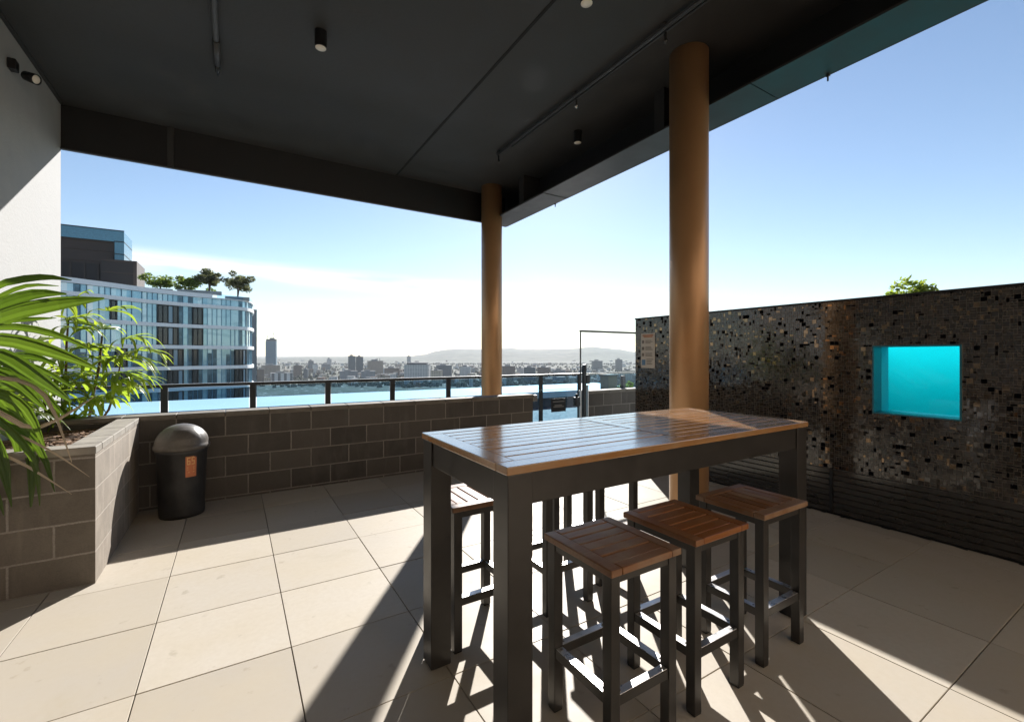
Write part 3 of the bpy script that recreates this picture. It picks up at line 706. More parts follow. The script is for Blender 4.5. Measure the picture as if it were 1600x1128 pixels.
for i, y in enumerate((1.63, 5.0)):
    dn = prop(MB().lathe([(.008, ZB - .001), (.018, ZB - .012), (.006, ZB - .02), (.006, ZB - .05)], 3.79, y, 10).build('drip_spout', M['blackmetal'], origin=(3.79, y, ZB)), ('tiny black drip spout under the soffit right of the near column', 'tiny black drip spout under the soffit between the columns')[i], 'spout', 'drip spouts under the soffit edge')

# ================================================================ PLANTS
def blade(m, pts, width, fold=.25, side=None, tipw=.1):
    """a leaf blade: folded strip along a smoothed path"""
    P = [Vector(p) for p in pts]; n = 9; Q = []
    for i in range(n + 1):
        u = i / n * (len(P) - 1); k = min(int(u), len(P) - 2); f = u - k
        p0, p1, p2, p3 = P[max(k - 1, 0)], P[k], P[k + 1], P[min(k + 2, len(P) - 1)]
        Q.append(.5 * ((2 * p1) + (p2 - p0) * f + (2 * p0 - 5 * p1 + 4 * p2 - p3) * f * f + (3 * p1 - p0 - 3 * p2 + p3) * f ** 3))
    prev = None
    for i, q in enumerate(Q):
        d = (Q[min(i + 1, n)] - Q[max(i - 1, 0)]).normalized()
        s_ = side if side is not None else d.cross(Vector((0, 0, 1)))
        s_ = (s_ - d * s_.dot(d)); s_ = s_.normalized() if s_.length > 1e-4 else Vector((1, 0, 0))
        up = s_.cross(d); u = i / n
        wd = width * .5 * (.22 + .78 * min(1, u / .3)) * (1 if u < .55 else max(tipw, 1 - ((u - .55) / .45) ** 1.6))
        row = [m.b.verts.new(q + s_ * wd * v + up * wd * (fold * abs(v) + (.0, .13, .0, .13, .0, .13, .0)[k])) for k, v in enumerate((-1, -.66, -.33, 0, .33, .66, 1))]
        if prev:
            for a in range(6):
                f_ = m.b.faces.new([prev[a], prev[a + 1], row[a + 1], row[a]]); f_.smooth = wd < .006; f_.material_index = m.mi
        prev = row
def fan(m, c, axis, up, n, L, W, spread=150, droop=.35, rnd=random):
    axis = axis.normalized(); s_ = axis.cross(up); s_ = s_.normalized() if s_.length > .01 else Vector((1, 0, 0)); up = s_.cross(axis)
    for i in range(n):
        a = R(-spread / 2 + spread * (i + .5) / n + rnd.uniform(-6, 6)); l = L * rnd.uniform(.72, 1.1) * (1 - .25 * abs(a) / R(90))
        d = axis * math.cos(a) + s_ * math.sin(a) + up * rnd.uniform(-.12, .22); d.normalize(); dr = droop * rnd.uniform(.4, 1.5) * l
        blade(m, [c, c + d * l * .4 - Vector((0, 0, dr * .08)), c + d * l * .75 - Vector((0, 0, dr * .4)), c + d * l * .97 - Vector((0, 0, dr))], W * rnd.uniform(.75, 1.2), .3, d.cross(up), .18)

# the big fan palm close on the left: blades laid out leaf by leaf
fpalm = thing('fan_palm', 'large dark green fan palm with long arching blades at the left, nearest in the planter', 'palm', (-1.40, 3.98, .77), 'palms growing in the block planter')
def P3(*a): return [at(*q) for q in a]
camdir = Vector((-SX, CX, 0))
def frond(name, lst, mat=None, parent=fpalm):
    m = MB()
    for pts, wpx, dead in lst:
        d = pts[1][2]; P_ = P3(*pts)
        dv = (P_[-1] - P_[0]).normalized(); sd = Vector((0, 0, 1)) - dv * dv.z
        if abs(dv.z) > .85: sd = Vector((CX, SX, 0))
        sd = (sd.normalized() + camdir * .45).normalized()
        m.mi = 1 if dead else 0; blade(m, P_, wpx * .72 * d / F, .35, sd, .12)
    return m.build(name, [mat or M['leaf_palm'], M['leaf_dead']], parent, fix=False)
frond('frond', [([(-85, 530, 2.72), (-20, 452, 2.78), (60, 432, 2.85), (112, 438, 2.92)], 20, 0),
  ([(-85, 535, 2.72), (-20, 482, 2.76), (50, 458, 2.85), (104, 459, 2.95)], 32, 0),
  ([(-85, 540, 2.70), (0, 492, 2.74), (90, 472, 2.85), (163, 466, 3.0)], 40, 0),
  ([(-85, 545, 2.75), (0, 505, 2.8), (50, 498, 2.88), (88, 497, 2.95)], 12, 0),
  ([(-85, 540, 2.70), (-5, 510, 2.72), (80, 520, 2.8), (150, 550, 2.9)], 17, 0),
  ([(-85, 545, 2.68), (-5, 528, 2.70), (80, 548, 2.75), (152, 576, 2.85)], 32, 0),
  ([(-85, 550, 2.66), (-5, 553, 2.68), (55, 588, 2.72), (112, 628, 2.82)], 34, 0),
  ([(-85, 560, 2.68), (-10, 582, 2.7), (30, 604, 2.75), (72, 640, 2.8)], 26, 0),
  ([(-85, 560, 2.7), (-20, 600, 2.74), (20, 640, 2.78), (40, 690, 2.8)], 24, 0)])
frond('frond', [([(-90, 640, 2.6), (-10, 640, 2.64), (45, 690, 2.7), (48, 792, 2.66)], 30, 0),
  ([(-90, 640, 2.6), (0, 655, 2.66), (60, 700, 2.7), (85, 768, 2.66)], 16, 0),
  ([(-90, 640, 2.58), (-20, 690, 2.6), (5, 740, 2.62), (18, 792, 2.6)], 17, 0),
  ([(-90, 650, 2.6), (-10, 702, 2.62), (45, 730, 2.66), (112, 772, 2.64)], 6, 1),
  ([(-90, 640, 2.62), (10, 672, 2.66), (80, 705, 2.7), (140, 745, 2.7)], 5, 1),
  ([(-90, 620, 2.6), (-10, 612, 2.66), (40, 640, 2.7), (70, 700, 2.7)], 22, 0),
  ([(-90, 610, 2.62), (0, 590, 2.7), (70, 618, 2.76), (112, 722, 2.74)], 9, 1),
  ([(-90, 690, 2.6), (-30, 740, 2.6), (-5, 775, 2.6), (6, 805, 2.6)], 12, 0),
  ([(-90, 620, 2.6), (-10, 640, 2.64), (60, 668, 2.72), (150, 618, 2.95)], 10, 1)])
frond('frond', [([(-60, 620, 2.9), (0, 600, 2.95), (60, 612, 3.0), (100, 650, 3.05)], 22, 0), ([(-60, 600, 2.9), (10, 560, 2.95), (50, 556, 3.0), (90, 570, 3.05)], 20, 0),
  ([(-60, 640, 2.9), (0, 640, 2.95), (40, 660, 3.0), (60, 700, 3.0)], 26, 0), ([(-60, 640, 2.9), (-10, 660, 2.9), (30, 690, 2.9), (40, 740, 2.88)], 24, 0)])
frond('frond', [([(-85, 560, 2.75), (-10, 560, 2.8), (60, 575, 2.86), (120, 610, 2.95)], 14, 0), ([(-85, 575, 2.72), (-10, 575, 2.76), (50, 600, 2.82), (95, 660, 2.86)], 16, 0),
  ([(-85, 600, 2.66), (-20, 630, 2.68), (25, 690, 2.7), (30, 760, 2.68)], 18, 0), ([(-85, 610, 2.62), (-10, 650, 2.64), (50, 715, 2.66), (62, 790, 2.64)], 14, 0),
  ([(-85, 560, 2.74), (-10, 535, 2.8), (60, 536, 2.88), (118, 560, 2.96)], 11, 0), ([(-85, 520, 2.74), (-15, 470, 2.8), (40, 446, 2.88), (92, 447, 2.96)], 12, 0),
  ([(-85, 640, 2.6), (-20, 670, 2.62), (8, 720, 2.62), (16, 770, 2.6)], 13, 0)])
m = MB(); m.tube([(-1.42, 4.02, .75), (-1.44, 3.95, 1.1), at(-85, 545, 2.68)], [.03, .026, .012], 8); m.tube([(-1.42, 3.98, .9), at(-88, 640, 2.6)], [.016, .008], 6); m.build('stem', M['cane'], fpalm, fix=False)

# lady palms behind it: canes with whorls of blades, sun shining through
rl = random.Random(11)
def lady(label, base, canes, fans, name='lady_palm'):
    g_ = thing(name, label, 'palm', base, 'palms growing in the block planter')
    m = MB()
    for pts, r_ in canes: m.tube(P3(*pts), r_, 7)
    m.build('cane', M['cane'], g_, fix=False)
    for (px, py, d, n, lpx, ax, el) in fans:
        m = MB(); c = at(px, py, d); L = lpx * d / F
        axis = Vector((CX * math.cos(ax) - SX * math.sin(ax) * .6, SX * math.cos(ax) + CX * math.sin(ax) * .6, el))
        fan(m, c, axis, Vector((0, 0, 1)), n, L, 0.040 * d / 4 * rl.uniform(.8, 1.25), 190, .45, rl)
        m.build('frond', M['leaf_bright'], g_, fix=False)
ra = lambda: rl.uniform(0, 6.28)
lady('tall lady palm right in the planter, its cane leaning before the glass tower', at(140, 670, 4.4),
     [([(138, 662, 4.4), (146, 612, 4.38), (155, 572, 4.35), (160, 520, 4.35)], [.012, .014, .012, .008]), ([(150, 668, 4.5), (170, 640, 4.5), (180, 610, 4.5), (190, 560, 4.5)], [.010, .011, .009, .006])],
     [(160, 515, 4.35, 9, 62, ra(), .5), (178, 560, 4.4, 9, 70, .1, .15), (196, 556, 4.4, 8, 62, -.2, -.1), (186, 582, 4.5, 9, 66, .3, -.05), (160, 545, 4.3, 8, 55, 2.6, .2), (150, 585, 4.3, 9, 58, 3.0, .1), (205, 590, 4.5, 7, 50, 0, -.1), (180, 610, 4.5, 8, 45, .5, .3), (168, 486, 4.4, 6, 60, .2, .35), (215, 548, 4.45, 10, 56, 0, .1), (140, 560, 4.35, 10, 60, .1, .25), (172, 596, 4.4, 10, 60, .05, .1), (150, 620, 4.4, 9, 56, .2, .2), (130, 600, 4.3, 9, 60, 2.9, .1), (195, 530, 4.4, 8, 60, .1, .3)])
lady('slender lady palm with a yellow green crown, left of the leaning cane', at(95, 690, 4.2),
     [([(96, 690, 4.2), (102, 620, 4.2), (104, 540, 4.2), (107, 500, 4.2)], [.011, .012, .010, .007])],
     [(107, 498, 4.2, 9, 52, .4, .3), (108, 480, 4.2, 7, 56, 1.2, .9), (112, 512, 4.2, 8, 60, -.1, .15), (100, 530, 4.2, 9, 60, 3.1, .2), (92, 560, 4.2, 9, 60, .2, .1), (110, 575, 4.25, 9, 58, 2.4, .1), (75, 590, 4.1, 10, 62, 3.0, .1), (128, 545, 4.25, 8, 62, .1, .35)])
lady('low bushy lady palm with bright fronds over the mulch in the planter middle', at(70, 700, 3.9),
     [([(70, 700, 3.9), (72, 650, 3.9), (66, 600, 3.9)], [.01, .01, .007])],
     [(60, 585, 3.9, 10, 66, .3, .2), (40, 565, 3.6, 10, 70, 2.8, .3), (85, 612, 3.95, 10, 64, .2, .1), (60, 630, 3.9, 10, 58, 1.5, .1), (110, 625, 4.1, 9, 56, .1, .2), (30, 610, 3.5, 10, 64, 2.9, .1), (135, 632, 4.3, 8, 48, .3, .3), (20, 640, 3.4, 9, 66, .4, -.1), (50, 600, 4.0, 10, 60, .1, .5), (100, 590, 4.05, 10, 56, .2, .3), (75, 640, 3.95, 10, 52, .4, .1), (15, 580, 3.5, 10, 62, .2, .4), (125, 600, 4.1, 9, 52, -.1, .3), (5, 625, 3.4, 10, 60, .3, .2)])
lady('young lady palm shoot with upright yellow green blades at the front of the mulch', at(100, 672, 3.95),
     [([(98, 690, 4.0), (98, 668, 4.0)], [.006, .005])], [(98, 668, 4.0, 9, 52, 1.6, 2.2), (97, 660, 4.0, 7, 46, .2, .8), (120, 655, 4.2, 7, 40, .2, 1.0)])

def leafball(m, c, rx, ry, rz, n, s, rnd, clumps=9):
    cs = [(Vector((rnd.gauss(0, .45) * rx, rnd.gauss(0, .45) * ry, rnd.gauss(0, .4) * rz)), rnd.uniform(.3, .55)) for _ in range(clumps)]
    for _ in range(n):
        cc, cr = rnd.choice(cs); v = Vector((rnd.gauss(0, 1), rnd.gauss(0, 1), rnd.gauss(0, 1))).normalized() * cr * rnd.uniform(.5, 1)
        p = c + cc + Vector((v.x * rx, v.y * ry, v.z * rz)); a = Vector((rnd.gauss(0, 1), rnd.gauss(0, 1), rnd.gauss(0, .6))).normalized(); b = a.cross(Vector((rnd.gauss(0, 1), rnd.gauss(0, 1), rnd.gauss(0, 1)))).normalized()
        k = s * rnd.uniform(.6, 1.3)
        m.poly([p - a * k, p + b * k * .45, p + a * k, p - b * k * .45])
    return cs
rb = random.Random(5)
tp = at(1437, 470, 7.6)
tr = thing('shrub_tree', 'leafy green tree top showing above the mosaic wall on the right', 'tree', (tp.x, tp.y, 0))
m = MB(); leafball(m, at(1437, 484, 7.6), .55, .52, .36, 2800, .052, rb, 16); leafball(m, at(1412, 488, 7.6), .4, .4, .25, 900, .052, rb, 8); m.build('crown', leafmat('sunlit_tree_leaf', (.06, .10, .02), (.12, .17, .035), (.18, .28, .03), (.38, .45, .05), .5), tr, fix=False)
m = MB(); m.tube([(tp.x, tp.y, -.2), (tp.x + .05, tp.y, .9), (tp.x, tp.y, 1.9), (tp.x - .15, tp.y + .05, 2.4)], [.06, .05, .04, .015], 8); m.tube([(tp.x + .03, tp.y, 1.5), (tp.x + .25, tp.y - .1, 2.3)], [.03, .01], 6); m.build('trunk', M['bark'], tr, fix=False)
pt = thing('potted_shrub', 'small green shrub seen through the glass screen beyond the pier', 'shrub', tuple(at(973, 612, 14)))
m = MB(); leafball(m, at(973, 602, 14), .3, .3, .22, 350, .05, rb, 6); m.build('crown', M['leaf_bush'], pt, fix=False)
m = MB(); q = at(973, 612, 14); m.lathe([(.13, q.z - .25), (.17, q.z - .02)], q.x, q.y, 16); m.build('pot', M['planterbox'], pt)

# ================================================================ NEIGHBOURING BUILDINGS
GZ = -70.0
nr = thing('flat_roofed_building', 'low building with a wide white flat roof just beyond the balustrade', 'building', (2, 23, GZ))
A = [at(100, 1, 1)]
ZN = -.62
def onY(px, Y):
    q = (px - 800) / F; return Y * (q * CX - SX) / (CX + q * SX)
xa, xb = onY(985, 20.6), onY(930, 25.6)
cr = [(-40, 20.6), (xa, 20.6), (xb, 25.6), (-40, 25.6)]
m = MB(); m.prism(cr, 2, ZN - .35, ZN); m.build('roof', M['roof_pale'], nr)
m = MB(); m.prism([(-39.5, 20.75), (xa - .3, 20.75), (xb - .3, 25.4), (-39.5, 25.4)], 2, GZ, ZN - .351); m.build('wall', M['roof_dark'], nr)
m = MB(); m.prism([(-40, 11.0), (22, 11.0), (22, 20.59), (-40, 20.59)], 2, -1.6, -1.45); m.build('lower_roof', plain('blue_grey_membrane', (.02, .045, .065), .8), nr)

# curved glass apartment building
gb = thing('glass_apartment_building', 'curved blue glass apartment building with white floor bands beyond the planter', 'building', (-40, 48, GZ))
plan_px = [(-60, 46), (20, 49.5), (95, 52.5), (140, 55), (175, 57.2), (220, 60.5), (265, 63.6), (310, 66.6), (345, 68.8), (370, 70.6), (384, 72.2), (391, 74.5), (393, 78), (389, 83), (378, 90)]
def spl(P, n):
    out = []
    for k in range(len(P) - 1):
        p0, p1, p2, p3 = P[max(k - 1, 0)], P[k], P[k + 1], P[min(k + 2, len(P) - 1)]
        for i in range(n):
            f = i / n; out.append(.5 * ((2 * p1) + (p2 - p0) * f + (2 * p0 - 5 * p1 + 4 * p2 - p3) * f * f + (3 * p1 - p0 - 3 * p2 + p3) * f ** 3))
    return out + [P[-1]]
pl0 = [Vector((at(x, HY, d).x, at(x, HY, d).y)) for x, d in plan_px]
fine_ = spl(pl0, 14)
# resample by arc length
def resample(P, step):
    out = [P[0].copy()]; acc = 0
    for a, b in zip(P, P[1:]):
        L = (b - a).length; t0 = step - acc
        while t0 <= L:
            out.append(a + (b - a) * (t0 / L)); t0 += step
        acc = (acc + L) % step if L else acc
    return out
OUT = resample(fine_, .62)
nO = len(OUT)
def nrm(i):
    d = (OUT[min(i + 1, nO - 1)] - OUT[max(i - 1, 0)]).normalized(); return Vector((d.y, -d.x))
def off(i, o): v = OUT[i] + nrm(i) * o; return (v.x, v.y)
back = [(OUT[-1].x - 14, OUT[-1].y + 10), (OUT[0].x - 6, OUT[0].y + 30)]
FL = [8.75, 5.68, 2.62, -.38, -3.4, -6.5]
for z in FL:
    m = MB(); m.prism([off(i, .35) for i in range(nO)] + back, 2, z - .25, z + .25); m.build('floor_slab', M['slab'], gb)
m = MB(); kk = [i for i in range(nO) if True]
m.prism([off(i, .3) for i in range(nO)] + back, 2, 10.0, 10.12); m.build('floor_slab', M['slab'], gb)
# upper parapet runs only along the left part
cut = min(range(nO), key=lambda i: abs(math.degrees(math.atan2(OUT[i].x, OUT[i].y)) - math.degrees(YAW + math.atan((345 - 800) / F) + 0) ) if False else abs(800 + F * ((OUT[i].x * CX + OUT[i].y * SX) / (-OUT[i].x * SX + OUT[i].y * CX)) - 338))
m = MB(); m.prism([off(i, .2) for i in range(cut)] + [(OUT[cut].x - 8, OUT[cut].y + 5), back[1]], 2, 10.13, 10.62); m.build('parapet', M['slab'], gb)
def pxof(i): v = OUT[i]; return 800 + F * ((v.x * CX + v.y * SX) / (-v.x * SX + v.y * CX))
m = MB()
for i in range(cut, nO - 1): m.poly([(*off(i, .1), 10.13), (*off(i + 1, .1), 10.13), (*off(i + 1, .1), 10.7), (*off(i, .1), 10.7)])
m.build('balustrade', M['glass_blue'], gb, fix=False)
lev = [(FL[0] + .23, 9.99)] + [(b + .23, a - .23) for a, b in zip(FL, FL[1:])] + [(FL[-1] - 3.2, FL[-1] - .23)]
for z0, z1 in lev:
    m = MB()
    for i in range(nO - 1):
        a, b = off(i, 0), off(i + 1, 0); m.poly([(*a, z0), (*b, z0), (*b, z1), (*a, z1)])
    m.mi = 1
    for i in range(0, nO - 1):
        if i % 2 and rb.random() < .45: continue
        a, b = Vector(off(i, 0)), Vector(off(i, .07)); tt = nrm(i).orthogonal() * .035
        m.prism([(a.x - tt.x, a.y - tt.y), (a.x + tt.x, a.y + tt.y), (b.x + tt.x, b.y + tt.y), (b.x - tt.x, b.y - tt.y)], 2, z0, z1)
    m.build('glazing', [M['curtain'], M['mullion']], gb, fix=False)
def window(px0, px1, lv, small=False):
    z0, z1 = lev[lv]; ii = [i for i in range(nO) if px0 <= pxof(i) <= px1]
    ii = [i for n_, i in enumerate(ii) if i - ii[0] == n_]
    if len(ii) < 2: return
    a, b = ii[0], ii[-1]; zz0 = z0 + (1.0 if small else .04); zz1 = z1 - (.05 if not small else .35)
    m = MB()
    for i in ii: 
        if i in (a, b) or (i - a) % 2 == 0 or not small:
            p, q = Vector(off(i, .03)), Vector(off(i, .14)); tt = nrm(i).orthogonal() * (.085 if i in (a, b) else .05)
            m.prism([(p.x - tt.x, p.y - tt.y), (p.x + tt.x, p.y + tt.y), (q.x + tt.x, q.y + tt.y), (q.x - tt.x, q.y - tt.y)], 2, zz0, zz1)
    for i in ii[:-1]:
        for zb in (zz0, zz1 - .12):
            p, q, r, s_ = off(i, .03), off(i + 1, .03), off(i + 1, .13), off(i, .13)
            m.prism([p, q, r, s_], 2, zb, zb + .12)
    wf = m.build('window', M['facade_frame'], gb); wf['_o'] = tuple(gb.location)
    m = MB()
    for i in ii[:-1]: m.poly([(*off(i, .06), zz0 + .1), (*off(i + 1, .06), zz0 + .1), (*off(i + 1, .06), zz1 - .1), (*off(i, .06), zz1 - .1)])
    m.build('pane', M['pane'], wf, fix=False)
for lv, ws in {1: [(172, 183), (245, 281), (298, 323), (333, 345)], 2: [(192, 204), (245, 281), (298, 323), (333, 345)], 3: [(180, 205), (250, 286), (298, 312), (362, 386)], 4: [(180, 205), (258, 286), (298, 312), (362, 386)], 5: [(260, 290), (362, 386)]}.items():
    for a, b in ws: window(a, b, lv)
def aabox(m, px0, px1, d, ytop, zbot, depth, slope=.1):
    a = at(px0, ytop, d); z = a.z; X0 = a.x; Y = a.y
    X1 = (px1 - 800) / F; X1 = (Y * (X1 * CX - SX)) / (CX + X1 * SX)
    m.box(X0, X1, Y, Y + depth, zbot, z)
    return X0, X1, Y, z
phm = MB(); X0, X1, Y, z = aabox(phm, 40, 178, 64, 348, 11, 9); phm.build('plant_room', M['brown'], gb)
m = MB(); m.box(X0, X1 + .0, Y - .12, Y - .01, 10.7, 15.2)
m.build('dark_screen', M['brown_dark'], gb)
m = MB()
for k in range(7): xx = X0 + (X1 - X0) * k / 6.2; m.box(xx, xx + .18, Y - .26, Y - .13, 10.7, 15.3)
for zz in (15.6, 17.2, 18.6): m.box(X0, X1 - .2, Y - .1, Y - .01, zz, zz + .14)
m.build('louvre_frame', M['brown'], gb)
m = MB(); m.box(X0 - .1, X1 + 1.25, Y - .35, Y - .28, z - 1.5, z + .15); m.box(X1 + .12, X1 + 1.25, Y - .3, Y + 6, 14.9, z + .1); m.build('glass_screen', M['screen'], gb)
m = MB()
for zz in (z - 1.5, z - 3.4): m.box(X1 + .1, X1 + 1.28, Y - .38, Y + 6.02, zz, zz + .12)
m.box(X0 - .1, X1 + 1.28, Y - .42, Y - .27, z + .15, z + .3); m.build('screen_rail', M['facade_frame'], gb)
m = MB(); X0b, X1b, Yb, zb = aabox(m, 158, 213, 66.5, 405, 10.3, 7); m.build('side_wing', M['brown_dark'], gb)
m = MB(); m.box(X1b - .35, X1b + .08, Yb - .1, Yb + 7.05, 10.3, zb + .12); m.box(X0b, X1b - .36, Yb - .09, Yb - .01, zb - .2, zb + .1); m.box(X0b, X1b - .36, Yb - .09, Yb - .01, zb - 1.9, zb - 1.75); m.build('wing_trim', M['brown'], gb)

# roof garden plants
def roofplant(label, px, pytop, pybot, wpx, d, mat, trunk, name='roof_garden_tree'):
    c = at(px, (pytop + pybot) / 2, d); k = d / F; hz = (pybot - pytop) / 2 * k
    g_ = thing(name, label, 'tree', (c.x, c.y, 10.1), 'trees planted on the roof of the glass building')
    cz = c.copy(); rz_ = hz
    if trunk: cz.z = c.z + hz * .35; rz_ = hz * .65
    m = MB(); leafball(m, cz, wpx / 2 * k, wpx / 2 * k, rz_ * 1.15, 2600, .2, rb, 22); m.build('crown', mat, g_, fix=False)
    m = MB()
    for s_ in range(4 if trunk else 2):
        dx = rb.uniform(-.5, .5); m.tube([(c.x, c.y, 10.1), (c.x + dx * .5, c.y, c.z - hz * .3), (cz.x + dx * wpx * k * .5, cz.y + rb.uniform(-.4, .4), cz.z + hz * .2)], [.09, .06, .02], 6)
    m.build('trunk', M['bark'], g_, fix=False)
    m = MB(); b0 = 10.125 if px > 338 else 10.63; m.box(c.x - wpx * k * .48, c.x + wpx * k * .48, c.y - .5, c.y + .5, b0, b0 + .55, .03); m.build('planter_box', M['planterbox'], g_)
roofplant('round green shrub on the glass building roof, closest to the brown plant room', 250, 430, 449, 34, 66, M['leaf_bush'], False)
roofplant('wide green shrub on the glass building roof, second from the plant room', 298, 432, 452, 34, 67.5, M['leaf_bush'], False)
roofplant('taller dark tree with spreading crown on the roof, second from the right end', 327, 424, 455, 34, 68.5, M['leaf_plum'], True)
roofplant('dark bare stemmed tree at the right end of the glass building roof', 371, 430, 466, 34, 71.5, M['leaf_plum'], True)

# ================================================================ THE CITY
def facade(name, wall, win, fw=4.0, fh=3.2, ww=.6, wh=.5):
    t = NT(name); p = t.obj(); s_ = t.n('ShaderNodeSeparateXYZ'); t.put(s_.inputs[0], p)
    u = t.math('FRACT', t.math('DIVIDE', t.math('ADD', t.math('ADD', s_.outputs[0], s_.outputs[1]), 500), fw)); v = t.math('FRACT', t.math('DIVIDE', t.math('ADD', s_.outputs[2], 500), fh))
    k = t.math('MULTIPLY', t.math('LESS_THAN', u, ww), t.math('LESS_THAN', v, wh))
    nrmz = t.n('ShaderNodeNewGeometry').outputs['Normal']; s2 = t.n('ShaderNodeSeparateXYZ'); t.put(s2.inputs[0], nrmz)
    k = t.math('MULTIPLY', k, t.math('LESS_THAN', s2.outputs[2], .5))
    c = t.mix(t.rng(t.noise(p, .12, 4), .35, .7, 0, .4), wall, tuple(x * .65 for x in wall))
    c = t.mix(k, c, win)
    return t.done(t.bsdf(c, t.math('SUBTRACT', .8, t.math('MULTIPLY', k, .5)), 0, None, .4))
FC = {'white': facade('pale_facade', (.62, .62, .60), (.10, .13, .16)), 'grey': facade('grey_facade', (.26, .28, .30), (.06, .08, .10), 3.5, 3.2, .55, .5),
      'slate': facade('slate_facade', (.11, .14, .16), (.04, .055, .07), 3.2, 3.1, .6, .55), 'tan': facade('tan_facade', (.36, .29, .23), (.09, .09, .09), 3.5, 3.1, .5, .5),
      'brown': facade('brown_facade', (.19, .14, .11), (.05, .05, .055), 4, 3.2, .5, .5), 'blue': facade('blue_glass_facade', (.14, .25, .33), (.07, .13, .18), 2.4, 3.3, .7, .7),
      'strip': facade('striped_facade', (.66, .66, .65), (.10, .12, .14), 14, 60, .45, 2), 'cream': facade('cream_facade', (.55, .47, .36), (.14, .13, .12), 4.5, 3.3, .5, .45)}
M['roofgrey'] = plain('distant_roof', (.24, .24, .24), .8, var=.15, nscale=.05); M['rooftile'] = plain('distant_tile_roof', (.22, .13, .09), .8, var=.2, nscale=.05)
rc = random.Random(21)
def city(label, px0, px1, ytop, d, mat, cat='building', group=None, name='city_building', roof=None, steps=1, yaw=None, depthf=.6):
    k = d / F; W = (px1 - px0) * k; c = at((px0 + px1) / 2, ytop, d); zt = c.z
    b_ = math.atan2(c.x, c.y); yaw = yaw if yaw is not None else rc.uniform(-.35, .35)
    W = W / (math.cos(yaw) + depthf * abs(math.sin(yaw))); Dp = max(W * depthf, 8)
    g_ = thing(name, label, cat, (c.x, c.y, GZ), group, -b_ + yaw)
    hh = zt - GZ
    m = MB(); m.box(-W / 2, W / 2, 0, Dp, 0, hh); m.build('walls', FC[mat], g_, origin=(0, 0, 0))
    m = MB(); e_ = min(.4, W * .02); m.box(-W / 2 - e_, W / 2 + e_, -e_, Dp + e_, hh + .02, hh + .9)
    if steps: m.box(-W * .25, W * .12, Dp * .25, Dp * .7, hh + .91, hh + .91 + max(2.2, 2.0 * k))
    m.build('roof', roof or M['roofgrey'], g_, origin=(0, 0, 0))
    return g_, W, Dp, hh
CB = [('hazy blue tower under construction standing tallest on the skyline', 415, 431, 533, 1500, 'blue'), ('tan block at the foot of the tallest blue tower', 411, 437, 571, 1350, 'tan'),
 ('slim grey tower at the right edge of the curved glass building', 394.5, 401, 488, 150, 'grey'),
 ('white apartment block with dark vertical stripes just above the rail, left of centre', 425, 457, 583, 1150, 'strip'),
 ('slim brown grey block right of the striped white block', 459, 471, 571, 1500, 'brown'), ('small blue grey block with slanted top beside the slim brown one', 474, 481, 577, 1400, 'slate'),
 ('dark grey tower block near the white block, left of the twin towers', 482, 490, 564, 2100, 'slate'), ('narrow white block in front of a dark grey tower', 489, 497, 570, 2000, 'white'),
 ('low dark block in the haze halfway to the twin towers', 503, 516, 569, 2200, 'slate'), ('pale hazy tower above the low dark block', 511, 518, 561, 3200, 'grey'),
 ('dark slab left half of the twin towers', 544.5, 555.5, 556.5, 1500, 'slate'), ('dark slab right half of the twin towers', 556.5, 567.5, 557.5, 1520, 'slate'),
 ('wide blue grey hall in front of the twin towers', 532, 559, 580, 1250, 'grey'), ('rounded grey block right below the brown tower', 565, 586, 580, 1250, 'grey'),
 ('brown brick block with roof masts right of the twin towers', 575, 599, 564, 1600, 'tan'), ('long low brown block behind the white hospital block', 601, 624, 575, 1500, 'brown'),
 ('big white slab block with dark top left of the far column', 630, 671, 570, 1100, 'white'), ('low white block attached to the right of the big white slab', 672, 690, 579, 1080, 'cream'),
 ('dark grey office block between big white slab and far column', 681, 706, 571, 1250, 'slate'), ('thin hazy tower above the big white slab', 636, 642, 557, 3000, 'grey'),
 ('white cube building left of the far column', 717, 735, 573, 1300, 'white'), ('brown leafy block just right of the far column', 784, 806, 572, 1300, 'brown'),
 ('pale gabled house row right of the brown block', 807, 818, 575, 1350, 'white'), ('slate roofed block in the middle between column and glass screen', 818, 836, 574, 1200, 'slate'),
 ('brown hall with pale roof right of the slate block', 838, 859, 574, 1280, 'brown'), ('grey terrace left of the glass screen', 865, 885, 578, 1180, 'grey'),
 ('long dark block behind the glass screen on the hillside', 925, 942, 564, 1900, 'slate'), ('small dark block behind the glass screen near the mosaic wall', 962, 973, 562, 2000, 'slate'),
 ('pale flat house low behind the glass screen', 934, 950, 581, 1150, 'white'), ('tan house low behind the glass screen, right side', 972, 988, 579, 1200, 'cream'),
 ('white house low at the left of the glass screen', 903, 912, 579, 1150, 'white'), ('dark brown block beside the curved glass building', 402, 412, 577, 1100, 'brown')]
cobs = {}
for lab, a, b, y, d, mt in CB:
    cobs[lab] = city(lab, a, b, y, d, mt, yaw=.12 if (d == 150 or 'twin' in lab) else None, steps=(d > 200), depthf=.5)
g_, W, Dp, hh = cobs[CB[0][0]]
m = MB(); m.box(-W * .46, W * .5, 1, Dp - 1, hh + 1, hh + 7); m.box(-W * .1, W * .3, 2, Dp - 2, hh + 7, hh + 11); m.build('core', FC['slate'], g_, origin=(0, 0, 0))
